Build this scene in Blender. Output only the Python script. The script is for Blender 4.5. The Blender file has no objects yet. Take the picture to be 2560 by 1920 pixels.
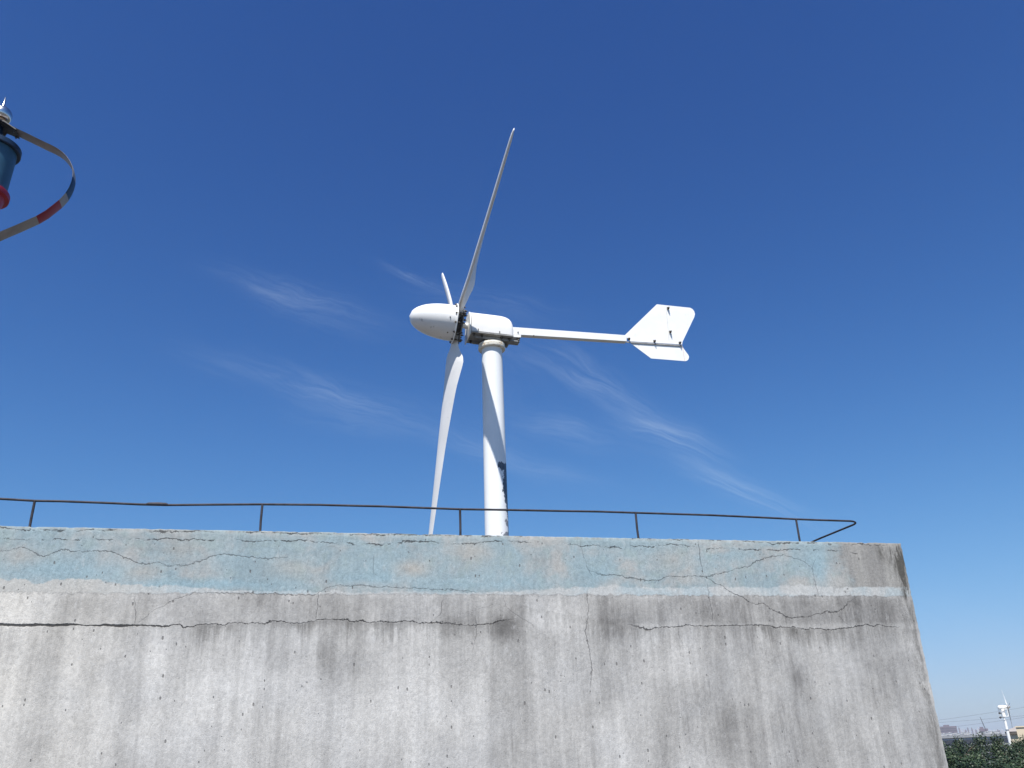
import bpy, bmesh, math, random
from math import sin, cos, radians, pi, sqrt, atan, exp
from mathutils import Vector, Matrix, noise as mnoise
random.seed(7)
scene = bpy.context.scene
COL = scene.collection

# ------------------------------------------------------------------ camera
FPX, CX, CY = 2145.0, 1280.0, 960.0
ROLL, PITCH = radians(-2.1), atan(915 / 2145.0)
F = Vector((0, cos(PITCH), sin(PITCH)))
R0 = Vector((1, 0, 0)); U0 = Vector((0, -sin(PITCH), cos(PITCH)))
RT = R0 * cos(ROLL) + U0 * sin(ROLL)
UP = -R0 * sin(ROLL) + U0 * cos(ROLL)
cam = bpy.data.cameras.new("camera"); camo = bpy.data.objects.new("camera", cam); COL.objects.link(camo)
m = Matrix.Identity(3)
for i in range(3):
    m[i][0] = RT[i]; m[i][1] = UP[i]; m[i][2] = -F[i]
camo.matrix_world = m.to_4x4()
cam.sensor_width = 36; cam.lens = FPX / 2560 * 36; cam.clip_start = 0.05; cam.clip_end = 30000
scene.camera = camo

# ------------------------------------------------------------------ sun, exposure
SUN_AZ, SUN_EL = radians(7), radians(61)           # azimuth: to the left of straight behind the camera
S = Vector((-sin(SUN_AZ) * cos(SUN_EL), -cos(SUN_AZ) * cos(SUN_EL), sin(SUN_EL)))
sun = bpy.data.lights.new("sun", 'SUN'); sun.energy = 4.9; sun.angle = radians(0.53); sun.color = (1, 0.965, 0.91)
suno = bpy.data.objects.new("sun", sun); COL.objects.link(suno)
suno.rotation_euler = S.to_track_quat('Z', 'Y').to_euler()
scene.view_settings.view_transform = 'Standard'
scene.view_settings.look = 'None'
scene.view_settings.exposure = 0.62
scene.view_settings.gamma = 1.0
SKY_STRENGTH = 0.085

# ------------------------------------------------------------------ node helpers
class NT:
    def __init__(s, tree): s.t = tree; s.n = tree.nodes; s.l = tree.links
    def new(s, typ, **kw):
        nd = s.n.new(typ)
        for k, v in kw.items(): setattr(nd, k, v)
        return nd
    def put(s, sock, v):
        if isinstance(v, bpy.types.NodeSocket): s.l.new(v, sock)
        elif v is not None:
            if isinstance(v, tuple) and len(v) == 3 and sock.type == 'RGBA': v = v + (1,)
            sock.default_value = v
    def m(s, op, a, b=None, c=None, clamp=False):
        nd = s.new('ShaderNodeMath', operation=op); nd.use_clamp = clamp
        s.put(nd.inputs[0], a)
        if b is not None: s.put(nd.inputs[1], b)
        if c is not None: s.put(nd.inputs[2], c)
        return nd.outputs[0]
    def rng(s, v, a, b, c=0.0, d=1.0, smooth=True):
        nd = s.new('ShaderNodeMapRange'); nd.interpolation_type = 'SMOOTHSTEP' if smooth else 'LINEAR'
        for i, x in enumerate((v, a, b, c, d)): s.put(nd.inputs[i], x)
        return nd.outputs[0]
    def mix(s, f, a, b, blend='MIX'):
        nd = s.new('ShaderNodeMix', data_type='RGBA', blend_type=blend)
        s.put(nd.inputs['Factor'], f); s.put(nd.inputs[6], a); s.put(nd.inputs[7], b)
        return nd.outputs[2]
    def xyz(s, x, y, z):
        nd = s.new('ShaderNodeCombineXYZ'); s.put(nd.inputs[0], x); s.put(nd.inputs[1], y); s.put(nd.inputs[2], z)
        return nd.outputs[0]
    def noise(s, vec, scale, detail=4, rough=0.55, dist=0.0):
        nd = s.new('ShaderNodeTexNoise'); s.put(nd.inputs['Vector'], vec); nd.inputs['Scale'].default_value = scale
        nd.inputs['Detail'].default_value = detail; nd.inputs['Roughness'].default_value = rough
        nd.inputs['Distortion'].default_value = dist
        return nd.outputs['Fac']
    def curve(s, v, pts):
        """pts sorted (x,y) in 0..1; polyline"""
        nd = s.new('ShaderNodeFloatCurve'); cu = nd.mapping.curves[0]
        nd.mapping.use_clip = False
        pts = sorted(pts)
        while len(cu.points) < len(pts): cu.points.new(0.5, 0.5)
        for p, (x, y) in zip(cu.points, pts):
            p.location = (x, y); p.handle_type = 'VECTOR'
        nd.mapping.update()
        s.put(nd.inputs['Value'], v)
        return nd.outputs[0]

def new_mat(name):
    mt = bpy.data.materials.new(name); mt.use_nodes = True
    n = NT(mt.node_tree); bs = n.n['Principled BSDF']
    return mt, n, bs
def simple(name, col, rough=0.5, metal=0.0, var=0.08, scale=6.0, bump=0.0, bscale=60, dirt=None, spec=0.5):
    """painted / plain surface with a little procedural tone variation"""
    mt, n, bs = new_mat(name)
    tc = n.new('ShaderNodeTexCoord').outputs['Object']
    f = n.noise(tc, scale, 5, 0.6)
    lo = tuple(c * (1 - var) for c in col); hi = tuple(min(1, c * (1 + var)) for c in col)
    c = n.mix(n.rng(f, 0.3, 0.7), lo, hi)
    if dirt:
        g = n.noise(tc, scale * 2.3, 6, 0.7, 0.3)
        c = n.mix(n.rng(g, dirt[1], dirt[1] + 0.12, 0, dirt[2]), c, dirt[0])
    n.put(bs.inputs['Base Color'], c)
    bs.inputs['Roughness'].default_value = rough; bs.inputs['Metallic'].default_value = metal
    bs.inputs['Specular IOR Level'].default_value = spec
    if bump:
        b = n.new('ShaderNodeBump'); b.inputs['Strength'].default_value = bump; b.inputs['Distance'].default_value = 0.01
        n.put(b.inputs['Height'], n.noise(tc, bscale, 4)); n.put(bs.inputs['Normal'], b.outputs[0])
    return mt

# ------------------------------------------------------------------ sky
world = bpy.data.worlds.new("World"); scene.world = world; world.use_nodes = True
w = NT(world.node_tree); bg = w.n['Background']
sky = w.new('ShaderNodeTexSky', sky_type='NISHITA')
sky.sun_disc = False; sky.sun_elevation = SUN_EL
sky.sun_rotation = math.atan2(S.x, S.y)
sky.altitude = 50; sky.air_density = 1.0; sky.dust_density = 0.35; sky.ozone_density = 3.0
wd = w.new('ShaderNodeTexCoord').outputs['Generated']
sp = w.new('ShaderNodeSeparateXYZ'); w.put(sp.inputs[0], wd)
dy = w.m('MAXIMUM', sp.outputs[1], 0.05)
gx = w.m('DIVIDE', sp.outputs[0], dy); gz = w.m('DIVIDE', sp.outputs[2], dy)   # direction as (east/north, up/north)
def gdir(px, py):
    r = F * FPX + RT * (px - CX) + UP * (CY - py)
    return r.x / r.y, r.z / r.y
cloud = None
# cirrus wisps: (start, end) of each streak as directions, half width, strength
WISPS = [((600, 695), (930, 800), 42, .36), ((980, 668), (1100, 722), 12, .55), ((1090, 735), (1420, 800), 34, .20),
         ((630, 920), (1050, 1060), 38, .40), ((1060, 1085), (1420, 1190), 22, .34), ((1330, 860), (1640, 1060), 38, .42),
         ((1300, 1045), (1530, 1110), 30, .36), ((1560, 1050), (1790, 1150), 32, .62), ((1700, 1165), (2000, 1290), 22, .62),
         ((440, 880), (640, 950), 26, .14), ((1130, 800), (1330, 1000), 60, .12), ((2260, 1500), (2560, 1640), 40, .12), ((760,1040),(1010,1090),22,.2), ((600, 925), (860, 985), 14, .28), ((1290, 880), (1500, 985), 16, .25), ((1240, 1150), (1480, 1200), 14, .2), ((1560, 1050), (1700, 1085), 10, .3), ((560, 690), (740, 760), 10, .3), ((1120, 1060), (1330, 1150), 40, .12)]
warp = w.noise(w.xyz(gx, gz, 0.0), 5.0, 3, 0.5)
warp2 = w.noise(w.xyz(gz, gx, 3.0), 14.0, 3, 0.5)
for (a, b, hw, st) in WISPS:
    ax, ay = gdir(*a); bx_, by_ = gdir(*b)
    cxm, cym = (ax + bx_) / 2, (ay + by_) / 2
    L = sqrt((bx_ - ax) ** 2 + (by_ - ay) ** 2) / 2; th = math.atan2(by_ - ay, bx_ - ax)
    W_ = hw / FPX * 1.45; L *= 1.25
    x0 = w.m('SUBTRACT', gx, cxm); y0 = w.m('SUBTRACT', gz, cym)
    al = w.m('ADD', w.m('MULTIPLY', x0, cos(th)), w.m('MULTIPLY', y0, sin(th)))
    ac = w.m('ADD', w.m('MULTIPLY', x0, -sin(th)), w.m('MULTIPLY', y0, cos(th)))
    ac = w.m('ADD', ac, w.m('MULTIPLY', w.m('SUBTRACT', warp, 0.5), W_ * 2.2))
    ac = w.m('ADD', ac, w.m('MULTIPLY', w.m('SUBTRACT', warp2, 0.5), W_ * 1.0))
    al = w.m('DIVIDE', al, L); ac = w.m('DIVIDE', ac, W_)
    r2 = w.m('ADD', w.m('MULTIPLY', al, al), w.m('MULTIPLY', ac, ac))
    g = w.m('MULTIPLY', w.m('EXPONENT', w.m('MULTIPLY', r2, -1.5)), st)
    fib = w.noise(w.xyz(w.m('MULTIPLY', al, L * 6), w.m('MULTIPLY', ac, W_ * 62), st * 9), 1.0, 6, 0.7, 1.1)
    g = w.m('MULTIPLY', g, w.rng(fib, 0.30, 0.78))
    cloud = g if cloud is None else w.m('ADD', cloud, g)
tint = w.mix(1.0, sky.outputs[0], (0.80, 1.0, 1.16), 'MULTIPLY')
sc_ = w.new('ShaderNodeSeparateColor'); w.put(sc_.inputs[0], tint)
KS = 0.1306                                            # strength x exposure: the sky's own contrast, per channel
def chan(o, gain, ref, ex, k):
    p = w.m('MULTIPLY', w.m('POWER', w.m('MULTIPLY', o, KS / ref), ex), gain)
    return w.m('DIVIDE', w.m('DIVIDE', p, w.m('MULTIPLY_ADD', p, k, 1.0)), KS)
cc_ = w.new('ShaderNodeCombineColor')
w.put(cc_.inputs[0], chan(sc_.outputs[0], .120, .195, 1.75, 1.22)); w.put(cc_.inputs[1], chan(sc_.outputs[1], .39, .381, 1.8, 1.12)); w.put(cc_.inputs[2], chan(sc_.outputs[2], 1.01, .716, 1.57, .66))
tint = cc_.outputs[0]
ccol = w.mix(w.m('MINIMUM', w.m('MULTIPLY', cloud, 0.40), 0.8), tint, (5.2, 6.3, 7.6))
w.put(bg.inputs['Color'], ccol)
bg.inputs['Strength'].default_value = SKY_STRENGTH

# ------------------------------------------------------------------ geometry helpers
def ray(px, py): return (F * FPX + RT * (px - CX) + UP * (CY - py)).normalized()
def at(px, py, Y):                                    # point of that line of sight at depth Y
    r = ray(px, py); return r * (Y / r.y)
def on_plane(px, py, p0, nrm):
    r = ray(px, py); return r * (p0.dot(nrm) / r.dot(nrm))
def frame(d, hint=Vector((0, 0, 1))):
    d = d.normalized()
    if abs(d.dot(hint)) > 0.98: hint = Vector((0, 1, 0))
    a = d.cross(hint).normalized(); b = a.cross(d).normalized()
    return a, b
class MB:
    def __init__(s): s.v = []; s.f = []; s.mi = []; s.cur = 0
    def add(s, vs, fs):
        k = len(s.v); s.v += [Vector(v) for v in vs]
        for f in fs: s.f.append([i + k for i in f]); s.mi.append(s.cur)
        return s
    def box(s, c, X, Y, Z):
        """box centred c with half-axis vectors X, Y, Z"""
        c = Vector(c); X = Vector(X); Y = Vector(Y); Z = Vector(Z)
        vs = [c + X * i + Y * j + Z * k for k in (-1, 1) for j in (-1, 1) for i in (-1, 1)]
        fs = [(0, 2, 3, 1), (4, 5, 7, 6), (0, 1, 5, 4), (2, 6, 7, 3), (1, 3, 7, 5), (0, 4, 6, 2)]
        return s.add(vs, fs)
    def bx(s, x0, x1, y0, y1, z0, z1):
        return s.box(((x0 + x1) / 2, (y0 + y1) / 2, (z0 + z1) / 2), ((x1 - x0) / 2, 0, 0), (0, (y1 - y0) / 2, 0), (0, 0, (z1 - z0) / 2))
    def rings(s, rings, cap=True):
        n = len(rings[0]); vs = [v for r in rings for v in r]; fs = []
        for i in range(len(rings) - 1):
            for j in range(n):
                a = i * n + j; b = i * n + (j + 1) % n
                fs.append((a, b, b + n, a + n))
        if cap: fs.append(tuple(reversed(range(n)))); fs.append(tuple(range((len(rings) - 1) * n, len(rings) * n)))
        return s.add(vs, fs)
    def lathe(s, o, d, prof, n=32):
        """prof: (distance along d, radius)"""
        o = Vector(o); d = Vector(d).normalized(); a, b = frame(d)
        return s.rings([[o + d * h + (a * cos(2 * pi * j / n) + b * sin(2 * pi * j / n)) * max(r, 1e-4) for j in range(n)] for h, r in prof])
    def cyl(s, p, q, r, r2=None, n=12):
        p = Vector(p); q = Vector(q); return s.lathe(p, q - p, [(0, r), ((q - p).length, r if r2 is None else r2)], n)
    def tube(s, pts, r, n=8):
        pts = [Vector(p) for p in pts]; rs = []; a = None
        for i, p in enumerate(pts):
            d = (pts[min(i + 1, len(pts) - 1)] - pts[max(i - 1, 0)]).normalized()
            if a is None: a, b = frame(d)
            else:
                a = (a - d * a.dot(d)).normalized(); b = a.cross(d)
            rr = r[i] if isinstance(r, (list, tuple)) else r
            rs.append([p + (a * cos(2 * pi * j / n) + b * sin(2 * pi * j / n)) * rr for j in range(n)])
        return s.rings(rs)
    def prism(s, poly, t):
        """poly: list of 3-D points (planar), t: thickness vector"""
        n = len(poly); t = Vector(t); vs = [Vector(p) for p in poly] + [Vector(p) + t for p in poly]
        fs = [tuple(range(n)), tuple(reversed(range(n, 2 * n)))] + [(i, i + n, (i + 1) % n + n, (i + 1) % n) for i in range(n)]
        return s.add(vs, fs)
    def hexbolt(s, p, d, r, h):
        p = Vector(p); d = Vector(d).normalized()
        s.lathe(p, d, [(0, r * 1.45), (h * .2, r * 1.45)], 12)
        s.lathe(p + d * h * .2, d, [(0, r), (h * .75, r)], 6)
        return s.lathe(p + d * h * .95, d, [(0, r * .5), (h * .5, r * .5)], 8)
    def build(s, name, mat, parent=None, smooth=35, bevel=0, local=True):
        me = bpy.data.meshes.new(name)
        off = worldpos(parent) if (parent and local) else Vector((0, 0, 0))
        me.from_pydata([v - off for v in s.v], [], s.f)
        mats = mat if isinstance(mat, (list, tuple)) else [mat]
        for x in mats: me.materials.append(x)
        if len(mats) > 1: me.polygons.foreach_set('material_index', s.mi)
        me.update()
        bm = bmesh.new(); bm.from_mesh(me); bmesh.ops.recalc_face_normals(bm, faces=bm.faces); bm.to_mesh(me); bm.free()
        if smooth:
            me.polygons.foreach_set('use_smooth', [True] * len(me.polygons))
            me.set_sharp_from_angle(angle=radians(smooth))
        o = bpy.data.objects.new(name, me); COL.objects.link(o)
        if parent: o.parent = parent
        if bevel:
            b = o.modifiers.new('bevel', 'BEVEL'); b.width = bevel; b.segments = 3; b.limit_method = 'ANGLE'; b.harden_normals = False
        return o
def worldpos(o):
    p = Vector((0, 0, 0))
    while o: p = p + o.location; o = o.parent
    return p
def tag(o, label=None, cat=None, group=None, kind=None):
    if label: o['label'] = label
    if cat: o['category'] = cat
    if group: o['group'] = group
    if kind: o['kind'] = kind
    return o
def empty(name, loc, label, cat, group=None):
    o = bpy.data.objects.new(name, None); COL.objects.link(o); o.location = loc
    return tag(o, label, cat, group)

# ------------------------------------------------------------------ wall frame
YAW = radians(13.7)
WN = Vector((-sin(YAW), cos(YAW), 0)); WD = Vector((cos(YAW), sin(YAW), 0)); WP = 6.0
def uz(px, py, p=WP):
    r = ray(px, py); P = r * (p / r.dot(WN)); return P.dot(WD), P.z
def W3(u, d, z): return WD * u + WN * d + Vector((0, 0, z))
TOP = 1.432; UR = 4.652; GROUND = -14.0

# ------------------------------------------------------------------ concrete material
U0_, U1_, Z0_, Z1_ = -2.6, 5.0, -1.7, 1.6
cmat, n, bs = new_mat('weathered_concrete')
tco = n.new('ShaderNodeTexCoord').outputs['Object']
spx = n.new('ShaderNodeSeparateXYZ'); n.put(spx.inputs[0], tco); U, D_, Z = spx.outputs
uv0 = n.xyz(U, D_, Z)
j1 = n.noise(n.xyz(U, 0.0, Z), 9.0, 5, 0.65); j2 = n.noise(n.xyz(Z, 5.0, U), 9.0, 5, 0.65)
Uj = n.m('ADD', U, n.m('MULTIPLY', n.m('SUBTRACT', j2, 0.5), 0.05))
j3 = n.noise(n.xyz(U, 8.0, Z), 45.0, 4, 0.7)
Zj = n.m('ADD', n.m('ADD', Z, n.m('MULTIPLY', n.m('SUBTRACT', j1, 0.5), 0.07)), n.m('MULTIPLY', n.m('SUBTRACT', j3, 0.5), 0.032))
Uj = n.m('ADD', Uj, n.m('MULTIPLY', n.m('SUBTRACT', j3, 0.5), 0.02))
Un = n.rng(U, U0_, U1_, smooth=False); Zn = n.rng(Z, Z0_, Z1_, smooth=False)
Ujn = n.rng(Uj, U0_, U1_, smooth=False); Zjn = n.rng(Zj, Z0_, Z1_, smooth=False)
wvar = n.noise(n.xyz(U, 1.0, Z), 4.0, 3, 0.6)
def px1(l): return [(x * .4341, 1200 + y * .4341) for x, y in l]
def px2(l): return [(700 + x * .4341, 1200 + y * .4341) for x, y in l]
def px3(l): return [(1400 + x * .4611, 1200 + y * .4611) for x, y in l]
def hcrack(pts, width=0.004, strength=1.0, dash=None, wpts=None, jit=1.0):
    P = [uz(*p) for p in pts]; P.sort()
    zs = [z for _, z in P]; zlo, zhi = min(zs) - .01, max(zs) + .01
    c = n.curve(Un, [((u - U0_) / (U1_ - U0_), (z - zlo) / (zhi - zlo)) for u, z in P])
    zc = n.m('MULTIPLY_ADD', c, zhi - zlo, zlo)
    d = n.m('SUBTRACT', n.m('MULTIPLY_ADD', n.m('SUBTRACT', Zj, Z), jit, Z), zc)
    ad = n.m('ABSOLUTE', d)
    wd_ = n.m('MULTIPLY', n.rng(wvar, 0.3, 0.7, 0.5, 1.5), width)
    if wpts is not None: wd_ = n.m('MULTIPLY', wd_, wpts)
    mk = n.m('SUBTRACT', 1.0, n.rng(n.m('DIVIDE', ad, wd_), 0.45, 1.1))
    ends = n.m('MULTIPLY', n.rng(U, P[0][0] - .05, P[0][0] + .1), n.rng(U, P[-1][0] + .05, P[-1][0] - .1))
    if P[0][0] < -1.8: ends = n.rng(U, P[-1][0] + .05, P[-1][0] - .1)
    mk = n.m('MULTIPLY', n.m('MULTIPLY', mk, ends), strength)
    if dash is not None: mk = n.m('MULTIPLY', mk, dash)
    return mk, d, ends
def vcrack(pts, width=0.003, strength=0.6):
    P = [uz(*p) for p in pts]; P.sort(key=lambda t: t[1])
    us = [u for u, _ in P]; lo, hi = min(us) - .01, max(us) + .01
    c = n.curve(Zn, [((z - Z0_) / (Z1_ - Z0_), (u - lo) / (hi - lo)) for u, z in P])
    d = n.m('ABSOLUTE', n.m('SUBTRACT', Uj, n.m('MULTIPLY_ADD', c, hi - lo, lo)))
    wd_ = n.m('MULTIPLY', n.rng(wvar, 0.3, 0.7, 0.4, 1.5), width)
    mk = n.m('SUBTRACT', 1.0, n.rng(n.m('DIVIDE', d, wd_), 0.4, 1.15))
    ends = n.m('MULTIPLY', n.rng(Z, P[0][1] - .02, P[0][1] + .04), n.rng(Z, P[-1][1] + .02, P[-1][1] - .04))
    return n.m('MULTIPLY', n.m('MULTIPLY', mk, ends), strength)
uL = uz(250, 1563)[0]; uM = uz(520, 1563)[0]
thick = n.rng(U, uL, uM, 2.0, 0.9)
streak = n.noise(n.xyz(n.m('MULTIPLY', U, 9.0), 0.0, n.m('MULTIPLY', Z, 0.55)), 1.0, 5, 0.7, 0.25)
streakF = n.noise(n.xyz(n.m('MULTIPLY', U, 30.0), 2.0, n.m('MULTIPLY', Z, 2.6)), 1.0, 6, 0.72, 0.9)
dashn = n.rng(n.noise(n.xyz(n.m('MULTIPLY', U, 5.0), 4.0, n.m('MULTIPLY', Z, 2.0)), 1.0, 4, 0.7), 0.46, 0.56)
K1 = px1([(-60, 836), (0, 836), (200, 838), (430, 836), (580, 841), (592, 834), (700, 838), (900, 838), (960, 845), (1030, 833), (1060, 852), (1110, 845), (1150, 832), (1300, 827), (1480, 822), (1530, 830), (1590, 812), (1700, 820)]) + \
    px2([(180, 822), (215, 806), (300, 806), (370, 808), (410, 812), (560, 818), (740, 820), (900, 820), (970, 825), (1075, 838), (1200, 825), (1330, 805)])
K2 = px3([(385, 790), (480, 808), (560, 800), (640, 793), (720, 790), (850, 790), (1000, 785), (1120, 790), (1180, 800), (1250, 797), (1330, 808), (1400, 802), (1440, 818), (1480, 808), (1540, 805), (1600, 793), (1720, 788), (1830, 798)])
K3 = px3([(180, 500), (230, 512), (330, 520), (420, 540), (455, 550), (540, 540), (600, 525), (780, 522), (860, 510), (900, 500), (960, 480), (1040, 465), (1047, 450), (1100, 430), (1150, 410), (1250, 412), (1300, 430), (1370, 485)])
K4 = px3([(780, 522), (860, 570), (950, 620), (1000, 640), (1045, 668), (1100, 672), (1160, 705), (1240, 748), (1270, 738), (1310, 752), (1370, 732), (1450, 715), (1500, 720), (1540, 685), (1600, 640)])
K5 = px1([(0, 415), (60, 400), (125, 392), (190, 420), (260, 440), (320, 420), (370, 395), (400, 410), (550, 412), (640, 415), (700, 435), (770, 470), (850, 490), (910, 475), (990, 495), (1080, 485), (1160, 470), (1220, 437), (1310, 430), (1370, 438), (1490, 455), (1640, 450)])
K6 = px1([(0, 335), (170, 345), (850, 343), (940, 335), (1180, 348), (1290, 338), (1400, 350)]) + px2([(0, 352), (180, 355), (370, 358), (430, 378), (600, 370), (735, 355), (830, 357), (1050, 372), (1110, 368), (1200, 350), (1290, 355), (1470, 360)]) + \
    px3([(250, 362), (340, 367), (380, 355), (520, 360), (600, 352), (680, 355), (780, 372), (1000, 378), (1500, 382), (1560, 396), (1640, 402)])
K7 = px1([(0, 278), (300, 290), (560, 288), (800, 292), (1100, 298), (1500, 303)]) + px2([(100, 308), (500, 316), (800, 316), (1250, 322), (1600, 322)]) + px3([(200, 305), (500, 316), (800, 322), (1000, 330), (1120, 338), (1160, 345), (1300, 345), (1600, 350), (1760, 355)])
K8 = px1([(790, 830), (880, 750), (1000, 690), (1120, 652), (1200, 648), (1400, 658), (1550, 655), (1700, 665)]) + px2([(0, 657), (210, 660), (240, 635), (300, 615), (450, 610), (700, 625), (900, 630), (1080, 640), (1140, 655)])
crk = None
def acc(x):
    global crk
    crk = x if crk is None else n.m('MAXIMUM', crk, x)
c1, d1, e1 = hcrack(K1, 0.0040, 1.0, wpts=thick, jit=n.rng(U, uL, uM, 0.4, 1.0)); acc(c1)
c2, d2, e2 = hcrack(K2, 0.0042, 0.9); acc(c2)
acc(hcrack(K3, 0.0034, 0.6)[0]); acc(hcrack(K4, 0.0042, 0.75)[0]); acc(hcrack(K5, 0.0036, 0.6)[0])
acc(hcrack(K6, 0.0042, 0.85, dash=dashn)[0]); acc(hcrack(K7, 0.0055, 0.85, dash=dashn)[0]); acc(hcrack(K8, 0.0034, 0.45)[0])
for pts, wd_, st in [(px1([(775, 675), (785, 740), (775, 835)]), .003, .5), (px2([(225, 640), (205, 790), (215, 815)]), .003, .6),
                     (px2([(1770, 640), (1775, 760), (1760, 870), (1780, 970), (1795, 1060), (1790, 1200)]), .0032, .6),
                     (px2([(1290, 660), (1300, 730), (1380, 790), (1450, 830), (1465, 860)]), .003, .4),
                     (px2([(1730, 340), (1745, 450), (1775, 510), (1800, 560)]), .003, .35),
                     (px2([(540, 430), (540, 540), (575, 560)]), .003, .35),
                     (px3([(750, 340), (765, 440), (775, 520)]), .003, .45), (px3([(795, 560), (820, 700), (830, 770)]), .003, .45),
                     (px3([(1385, 430), (1365, 485), (1380, 560), (1410, 640)]), .003, .35),
                     (px3([(640, 745), (645, 850), (670, 900)]), .003, .35),
                     (px2([(940, 690), (932, 765), (880, 812)]), .003, .45), (px2([(1125, 785), (1135, 860), (1110, 990)]), .003, .4),
                     (px2([(1000, 790), (1060, 765), (1140, 745), (1250, 710)]), .003, .35), (px3([(1500, 720), (1540, 770), (1575, 793)]), .003, .4)]:
    acc(vcrack(pts, wd_, st))
# drips below the two long cracks: strength along the wall
def ucurve(pts): return n.curve(Un, [((uz(x, 1570)[0] - U0_) / (U1_ - U0_), y) for x, y in pts])
dripw = ucurve([(-50, .08), (300, .1), (480, .25), (500, .7), (560, .75), (600, .35), (720, .35), (735, .8), (785, .8), (800, .2), (860, .2), (868, .9), (880, .9), (890, .35), (930, .4), (942, .7), (985, .6), (1010, .45), (1080, .3), (1300, .25), (1880, .3), (1895, .8), (1925, .8), (1935, .35), (1968, .55), (1975, 1), (1992, 1), (2003, .35), (2012, .9), (2025, .9), (2034, .3), (2052, .4), (2060, .9), (2068, .85), (2078, .3), (2094, .8), (2104, .8), (2115, .2), (2300, .25)])
driplen = n.rng(streak, 0.35, 0.65, 0.04, 0.26)
dd = n.m('MINIMUM', n.m('ADD', d1, n.m('SUBTRACT', 1.0, e1)), 5.0)
dsel = n.m('ADD', n.m('MULTIPLY', d1, e1), n.m('MULTIPLY', d2, n.m('SUBTRACT', 1.0, e1)))
below = n.m('MULTIPLY', dsel, -1.0)
dr = n.m('MULTIPLY', n.rng(below, -0.006, 0.012), n.m('SUBTRACT', 1.0, n.rng(n.m('DIVIDE', below, driplen), 0.1, 1.0)))
dr = n.m('MULTIPLY', n.m('MULTIPLY', dr, dripw), n.rng(streakF, 0.28, 0.6, 0.35, 1.0))
# base tones
big = n.noise(n.xyz(n.m('MULTIPLY', U, 1.0), 0.0, n.m('MULTIPLY', Z, 0.8)), 1.1, 5, 0.6, 0.4)
med = n.noise(n.xyz(n.m('MULTIPLY', U, 1.0), 7.0, n.m('MULTIPLY', Z, 0.6)), 4.2, 6, 0.62, 0.3)
fine = n.noise(n.xyz(U, D_, n.m('MULTIPLY', Z, 0.7)), 38.0, 6, 0.7)
grain = n.noise(n.xyz(U, D_, Z), 190.0, 3, 0.6)
udark = ucurve([(-50, .04), (60, .06), (250, .26), (600, .36), (1000, .40), (1400, .42), (1700, .55), (2000, .66), (2330, .80), (2420, .95)])
bl0 = n.noise(n.xyz(n.m('MULTIPLY', U, 1.4), 30.0, Z), 1.8, 4, 0.6)
t = n.m('ADD', n.m('MULTIPLY', n.rng(big, 0.3, 0.7), 0.34), n.m('MULTIPLY', n.rng(med, 0.28, 0.72), 0.40))
t = n.m('ADD', t, n.m('MULTIPLY', n.rng(streak, 0.25, 0.75), 0.50))
t = n.m('ADD', t, n.m('MULTIPLY', n.m('MULTIPLY', n.rng(streakF, 0.3, 0.7), n.rng(bl0, 0.42, 0.62, 0.15, 1.0)), 0.34))
t = n.m('ADD', t, n.m('MULTIPLY', udark, 0.75))
# dirtier strip between the painted band and the crack line
ledge = n.m('MULTIPLY', n.rng(Z, 0.78, 0.83), n.rng(Zj, 1.03, 0.96))
ledgew = ucurve([(-50, .0), (120, .05), (150, .55), (240, .7), (300, .35), (420, .75), (900, .8), (1240, .6), (1310, .6), (1345, .1), (1470, .1), (1500, .7), (1800, .75), (2100, .85), (2330, 1)])
t = n.m('ADD', t, n.m('MULTIPLY', n.m('MULTIPLY', ledge, ledgew), 0.42))
def blob(px, py, ru, rz, s):
    u, z = uz(px, py)
    a = n.m('DIVIDE', n.m('SUBTRACT', Uj, u), ru); b = n.m('DIVIDE', n.m('SUBTRACT', Zj, z), rz)
    r = n.m('ADD', n.m('MULTIPLY', a, a), n.m('MULTIPLY', b, b))
    return n.m('MULTIPLY', n.m('EXPONENT', n.m('MULTIPLY', r, -1.0)), s)
for b_ in [(1265, 1570, .16, .09, .75), (1555, 1570, .15, .10, .6), (1140, 1568, .16, .07, .4), (1390, 1550, .22, .09, -.45), (185, 1520, .10, .07, .35), (1850, 1830, .42, .18, .28), (2000, 1690, .10, .1, .25), (880, 1680, .18, .12, .25),
           (110, 1840, .2, .2, .25), (130, 1640, .09, .3, .25), (620, 1730, .35, .25, -.3), (1050, 1750, .3, .25, -.3), (1700, 1640, .25, .18, -.3), (380, 1800, .35, .25, -.25), (1500, 1800, .25, .2, -.2), (700,1640,.08,.12,.4), (812,1640,.06,.16,.5), (2000,1720,.06,.14,.35), (2050,1850,.08,.3,.3)]:
    t = n.m('ADD', t, blob(*b_))
base = n.mix(n.rng(t, 0.45, 2.0, smooth=False), (0.668, 0.652, 0.62), (0.203, 0.196, 0.187))
base = n.mix(n.rng(U, uz(500, 1700)[0], uz(-20, 1700)[0], 0, .9), base, n.mix(1.0, base, (1.07, 1.05, 1.01), 'MULTIPLY'))
# cooler blotches
base = n.mix(n.rng(n.noise(n.xyz(U, 9.0, Z), 2.2, 4), 0.42, 0.62, 0, 0.22), base, n.mix(1.0, base, (0.94, 0.975, 1.04), 'MULTIPLY'))
# pale flaked flecks
fleck = n.rng(n.noise(n.xyz(n.m('MULTIPLY', U, 1.0), 3.0, n.m('MULTIPLY', Z, 0.45)), 17.0, 6, 0.72, 0.5), 0.57, 0.70, 0, 0.45)
base = n.mix(fleck, base, (0.60, 0.595, 0.58))
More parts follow.
